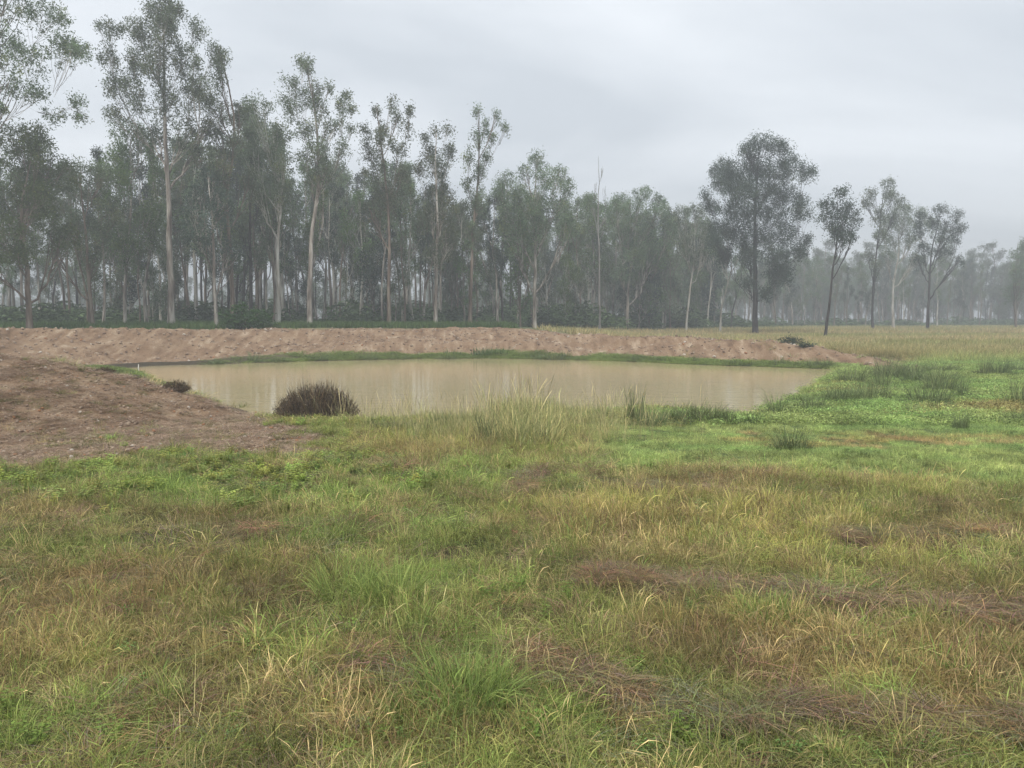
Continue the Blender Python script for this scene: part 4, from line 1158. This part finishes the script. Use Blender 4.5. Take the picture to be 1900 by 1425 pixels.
# ------------------------------------------------------------------ rush clumps and tussocks
rush_m = []
for i in range(7):
    v, f, c = join([blades([300, 180, 260, 380, 150, 240, 320][i], (.14, [.56, .62, .45, .52, .66, .5, .58][i]), [.17, .12, .22, .19, .10, .2, .15][i], [.30, .2, .45, .35, .18, .5, .25][i], [.26, .12, .4, .3, .5, .35, .2][i], .0060, 4, straw=[.3, .5, .2, .35, .25, .45, .3][i], cvar=.38), blades(300, (.06, .32), .24, .7, .6, .0065, 3, straw=.3, cvar=.35)])
    rush_m.append(quad_mesh('rush_clump', v, f, [M['rush']], var=c))
GR = 'rush clumps on the wet ground and shore'
def rush(px, py, wpx, hpx, label, z=-.42, i=0, group=None, share=None):
    p = G(px, py, z)
    for _ in range(8):
        zz = H(p[0], p[1]); z = .6 * z + .4 * max(zz, WATER); p = G(px, py, z)
    k = p[1] / FPX
    o = link('rush_clump', rush_m[i % 7], loc=(p[0], p[1], max(H(p[0], p[1]), WATER - .05) - .02), rz=random.random() * 6.28, label=label, cat='rushes', group=group)
    o.scale = (wpx * k / .46, wpx * k / .46, hpx * k / .40)
    return o
for j, (px, py, w, h, lab) in enumerate([
    (1466, 836, 72, 44, 'dark round rush clump alone in the bright green marsh'),
    (1180, 784, 60, 58, 'tall dark rushes in the near shallows right of centre'),
    (1208, 790, 50, 50, 'second tall dark rushes just right of the tallest near rushes'),
    (1305, 783, 80, 46, 'light green rounded rushes on the shore, between the dark rushes and open water'),
    (1440, 772, 56, 44, 'thin green rushes where the right shore turns away'),
    (1510, 762, 44, 46, 'dense green rushes on the right shore beside the water'),
    (1550, 748, 60, 34, 'low spread rushes just inland of the right shore'),
    (1578, 712, 60, 34, 'rushes at the far right corner of the water'),
    (1632, 722, 56, 40, 'pale rushes behind the far right corner of the water'),
    (1722, 752, 66, 62, 'largest upright rush clump in the marsh on the right'),
    (1745, 728, 60, 50, 'rush clump directly behind the largest one in the marsh'),
    (1784, 738, 36, 42, 'narrow rush clump right of the largest one'),
    (1808, 744, 26, 16, 'tiny dark rush tuft right of the narrow clump'),
    (1852, 698, 52, 32, 'dark dense rush clump at the edge of the pale paddock'),
    (1886, 692, 40, 26, 'rushes at the right edge beside the dark dense clump'),
    (1892, 752, 60, 48, 'big rush clump cut by the right edge of the photo'),
    (1886, 784, 44, 40, 'lower rush clump by the right edge, nearer the camera'),
    (1782, 795, 30, 38, 'reddish dry rush stalks standing in the marsh'),
    (1690, 768, 44, 22, 'low rush tuft in front of the largest marsh clump'),
    (1660, 705, 70, 36, 'wide rush belt behind the marsh near the bank end'),
    (1700, 712, 60, 34, 'middle clump of the rush belt near the bank end'),
    (1560, 775, 40, 20, 'small rush tuft in the green strip beside the shore'),
    (1860, 890, 56, 16, 'flattened dark tussock near the right edge in the foreground meadow'),
    (1700, 868, 40, 12, 'low dark tussock in the right middle of the meadow'),
    (1772, 903, 40, 16, 'short dark tussock behind the two dead grass heaps'),
    (905, 826, 60, 60, 'dark green rushes below the tall seeding grass near the middle'),
    (985, 824, 60, 58, 'upright green tussock under the tallest seeding grass in the middle')]):
    rush(px, py, w, h, lab, i=j, group=GR)
FS = sorted(shore_px[16:])
for (px, py) in [(590, 667), (665, 665), (690, 664), (738, 662), (830, 660), (1015, 663), (1030, 664), (1050, 664), (1080, 665), (1180, 669), (1225, 671), (1290, 674), (1355, 676), (1385, 677), (1445, 680), (1475, 681), (1505, 682), (1530, 684), (520, 670), (400, 674), (470, 671)]:
    rush(px, np.interp(px, [a for a, b in FS], [b for a, b in FS]) - 1.5 - 3 * random.random(), 22 + random.random() * 18, 9 + random.random() * 8, 'small dark rush tuft in the green fringe under the far bank', i=random.randrange(7), group='rush tufts under the far bank')

for i in range(15):
    px, py = random.choice([(1600 + random.random() * 260, 692 + random.random() * 34), (1560 + random.random() * 200, 735 + random.random() * 35), (1640 + random.random() * 150, 690 + random.random() * 24)])
    rush(px, py, 34 + random.random() * 40, 14 + random.random() * 20, 'soft green reed tuft in the loose belt behind the right shore', i=random.randrange(7), group='reed tufts behind the right shore')

for (px, py) in [(700, 795), (745, 798), (820, 792), (868, 790), (1060, 786), (1105, 782), (1138, 780), (1245, 780), (1262, 784), (1350, 786), (1400, 786), (1478, 764), (1492, 752)]:
    rush(px + random.uniform(-8, 8), py, 26 + random.random() * 34, 14 + random.random() * 22, 'small loose tuft in the grass along the near shore of the water', i=random.randrange(7), group='small tufts along the near shore')

# foreground tussocks
def tussock(name, label, px, py, h, spread, n, mt, w=.006, z=-.02, straw=.2, lean=.5, droop=.5):
    v, f, c = join([blades(n, h, spread, lean, droop, w, 4, straw=straw), blades(n // 3, (h[0] * .5, h[1] * .5), spread * 1.1, .9, .5, w, 3, straw=.6)])
    p = G(px, py, z)
    link(name, quad_mesh(name, v, f, [M[mt]], var=c), loc=(p[0], p[1], H(p[0], p[1]) - .01), label=label, cat='grass tussock')
tussock('grass_tussock', 'bright green fine tussock in the bottom centre foreground', 862, 1330, (.16, .34), .17, 620, 'bright_tuft', .0042)
tussock('grass_tussock', 'green fountain of grass left of the bottom centre tussock', 770, 1360, (.1, .22), .10, 220, 'bright_tuft', .004)
tussock('grass_tussock', 'broad bladed pale green tuft in the left foreground', 480, 1215, (.12, .26), .05, 40, 'bright_tuft', .011, lean=.7)
tussock('grass_tussock', 'upright green tuft below the upper dead grass row', 1420, 1165, (.12, .26), .12, 220, 'bright_tuft', .005)
tussock('grass_tussock', 'tall soft green grass left of the leafy weeds', 730, 1130, (.2, .42), .16, 420, 'bright_tuft', .004, straw=.4)
tussock('grass_tussock', 'long green grass rising in the middle left foreground', 640, 1120, (.2, .4), .16, 260, 'bright_tuft', .0042, straw=.5)

weed_m = []
for i in range(5):
    v, f, c = weed_parts(rng, 7, .22, .062); weed_m.append(quad_mesh('weed', v, f, [M['weed']], var=c))
for j, (px, py, s, lab) in enumerate([
    (905, 1120, 1.0, 'leafy green weed left of the pair in the middle foreground'),
    (960, 1105, .9, 'tallest leafy weed in the middle foreground'),
    (1050, 1130, .9, 'bluish leafy weed at the left tip of the upper dead grass row'),
    (1010, 1170, .9, 'low leafy weed below the pair in the middle foreground'),
    (870, 1180, .8, 'small weed just above the bright green tussock'),
    (1060, 1345, .8, 'yellow green weed in front of the lower dead grass row'),
    (1170, 1265, .7, 'leafy sprig on the lower dead grass row'),
    (1265, 1395, 1.0, 'bushy bright weed at the bottom right of centre'),
    (985, 1400, .9, 'leafy weed at the bottom edge near the middle'),
    (30, 1340, 1.0, 'blue green weed in the bottom left corner'),
    (60, 1400, 1.0, 'second weed in the bottom left corner, nearer the bottom edge'),
    (215, 1395, .8, 'small bright weed at the bottom left'),
    (540, 1000, 1.0, 'yellow leafy weed in the left middle meadow'),
    (40, 925, 1.5, 'big leafy weed at the left edge below the spoil heap'),
    (20, 880, 1.5, 'broad leafy weed at the far left just below the spoil heap'),
    (150, 905, 1.2, 'light green weed right of the leafy weeds at the left edge'),
    (700, 1395, .7, 'small weed at the bottom edge left of centre'),
    (1760, 1270, .8, 'pale weed sprig in the red brown grass at right')]):
    p = G(px, py, -.03); o = link('weed', weed_m[j % 5], loc=(p[0], p[1], H(p[0], p[1])), rz=random.random() * 6.28, label=lab, cat='weed')
    s *= .62
    o.scale = (s, s, s)

# ------------------------------------------------------------------ small things
p = P(257, 686, 34.5)
tb = Tubes(); tb.add([(0, 0, -.3), (0, 0, .12), (0.01, 0, .26)], [.022, .022, .02], 6)
v, f = tb.get(); M['stake'] = plain('white_paint', (.8, .8, .77))
link('marker_stake', quad_mesh('marker_stake', v, f, [M['stake']]), loc=(p[0], p[1], WATER), label='short white marker stake at the far left edge of the water', cat='stake')
p = P(1072, 661, 44.5)
tb = Tubes(); tb.add([(-.55, 0, .04), (-.1, .05, .10), (.3, 0, .14), (.6, -.1, .06)], [.035, .04, .03, .012], 6); tb.add([(.1, .02, .12), (.3, .2, .22), (.45, .3, .2)], [.02, .015, .006], 5)
v, f = tb.get()
link('fallen_branch', quad_mesh('fallen_branch', v, f, [M['bark_dead']]), loc=(p[0], p[1], H(p[0], p[1])), label='pale fallen branch lying in the green fringe below the far bank', cat='branch')

# ------------------------------------------------------------------ haze
def haze():
    x0, x1, y0, y1, z0, z1 = -640, 640, -60, 680, -4.5, 42
    v = [(x0, y0, z0), (x1, y0, z0), (x1, y1, z0), (x0, y1, z0), (x0, y0, z1), (x1, y0, z1), (x1, y1, z1), (x0, y1, z1)]
    f = [(0, 3, 2, 1), (4, 5, 6, 7), (0, 1, 5, 4), (1, 2, 6, 5), (2, 3, 7, 6), (3, 0, 4, 7)]
    m, t, n, l = mat('damp_air')
    o = n('ShaderNodeOutputMaterial'); pv = n('ShaderNodeVolumePrincipled')
    pv.inputs['Color'].default_value = (.93, .97, 1.0, 1); pv.inputs['Density'].default_value = .0030
    l(pv.outputs[0], o.inputs['Volume'])
    link('haze', quad_mesh('haze', v, f, [m]), kind='stuff', label='thin damp haze in the air over the paddock and forest')
haze()
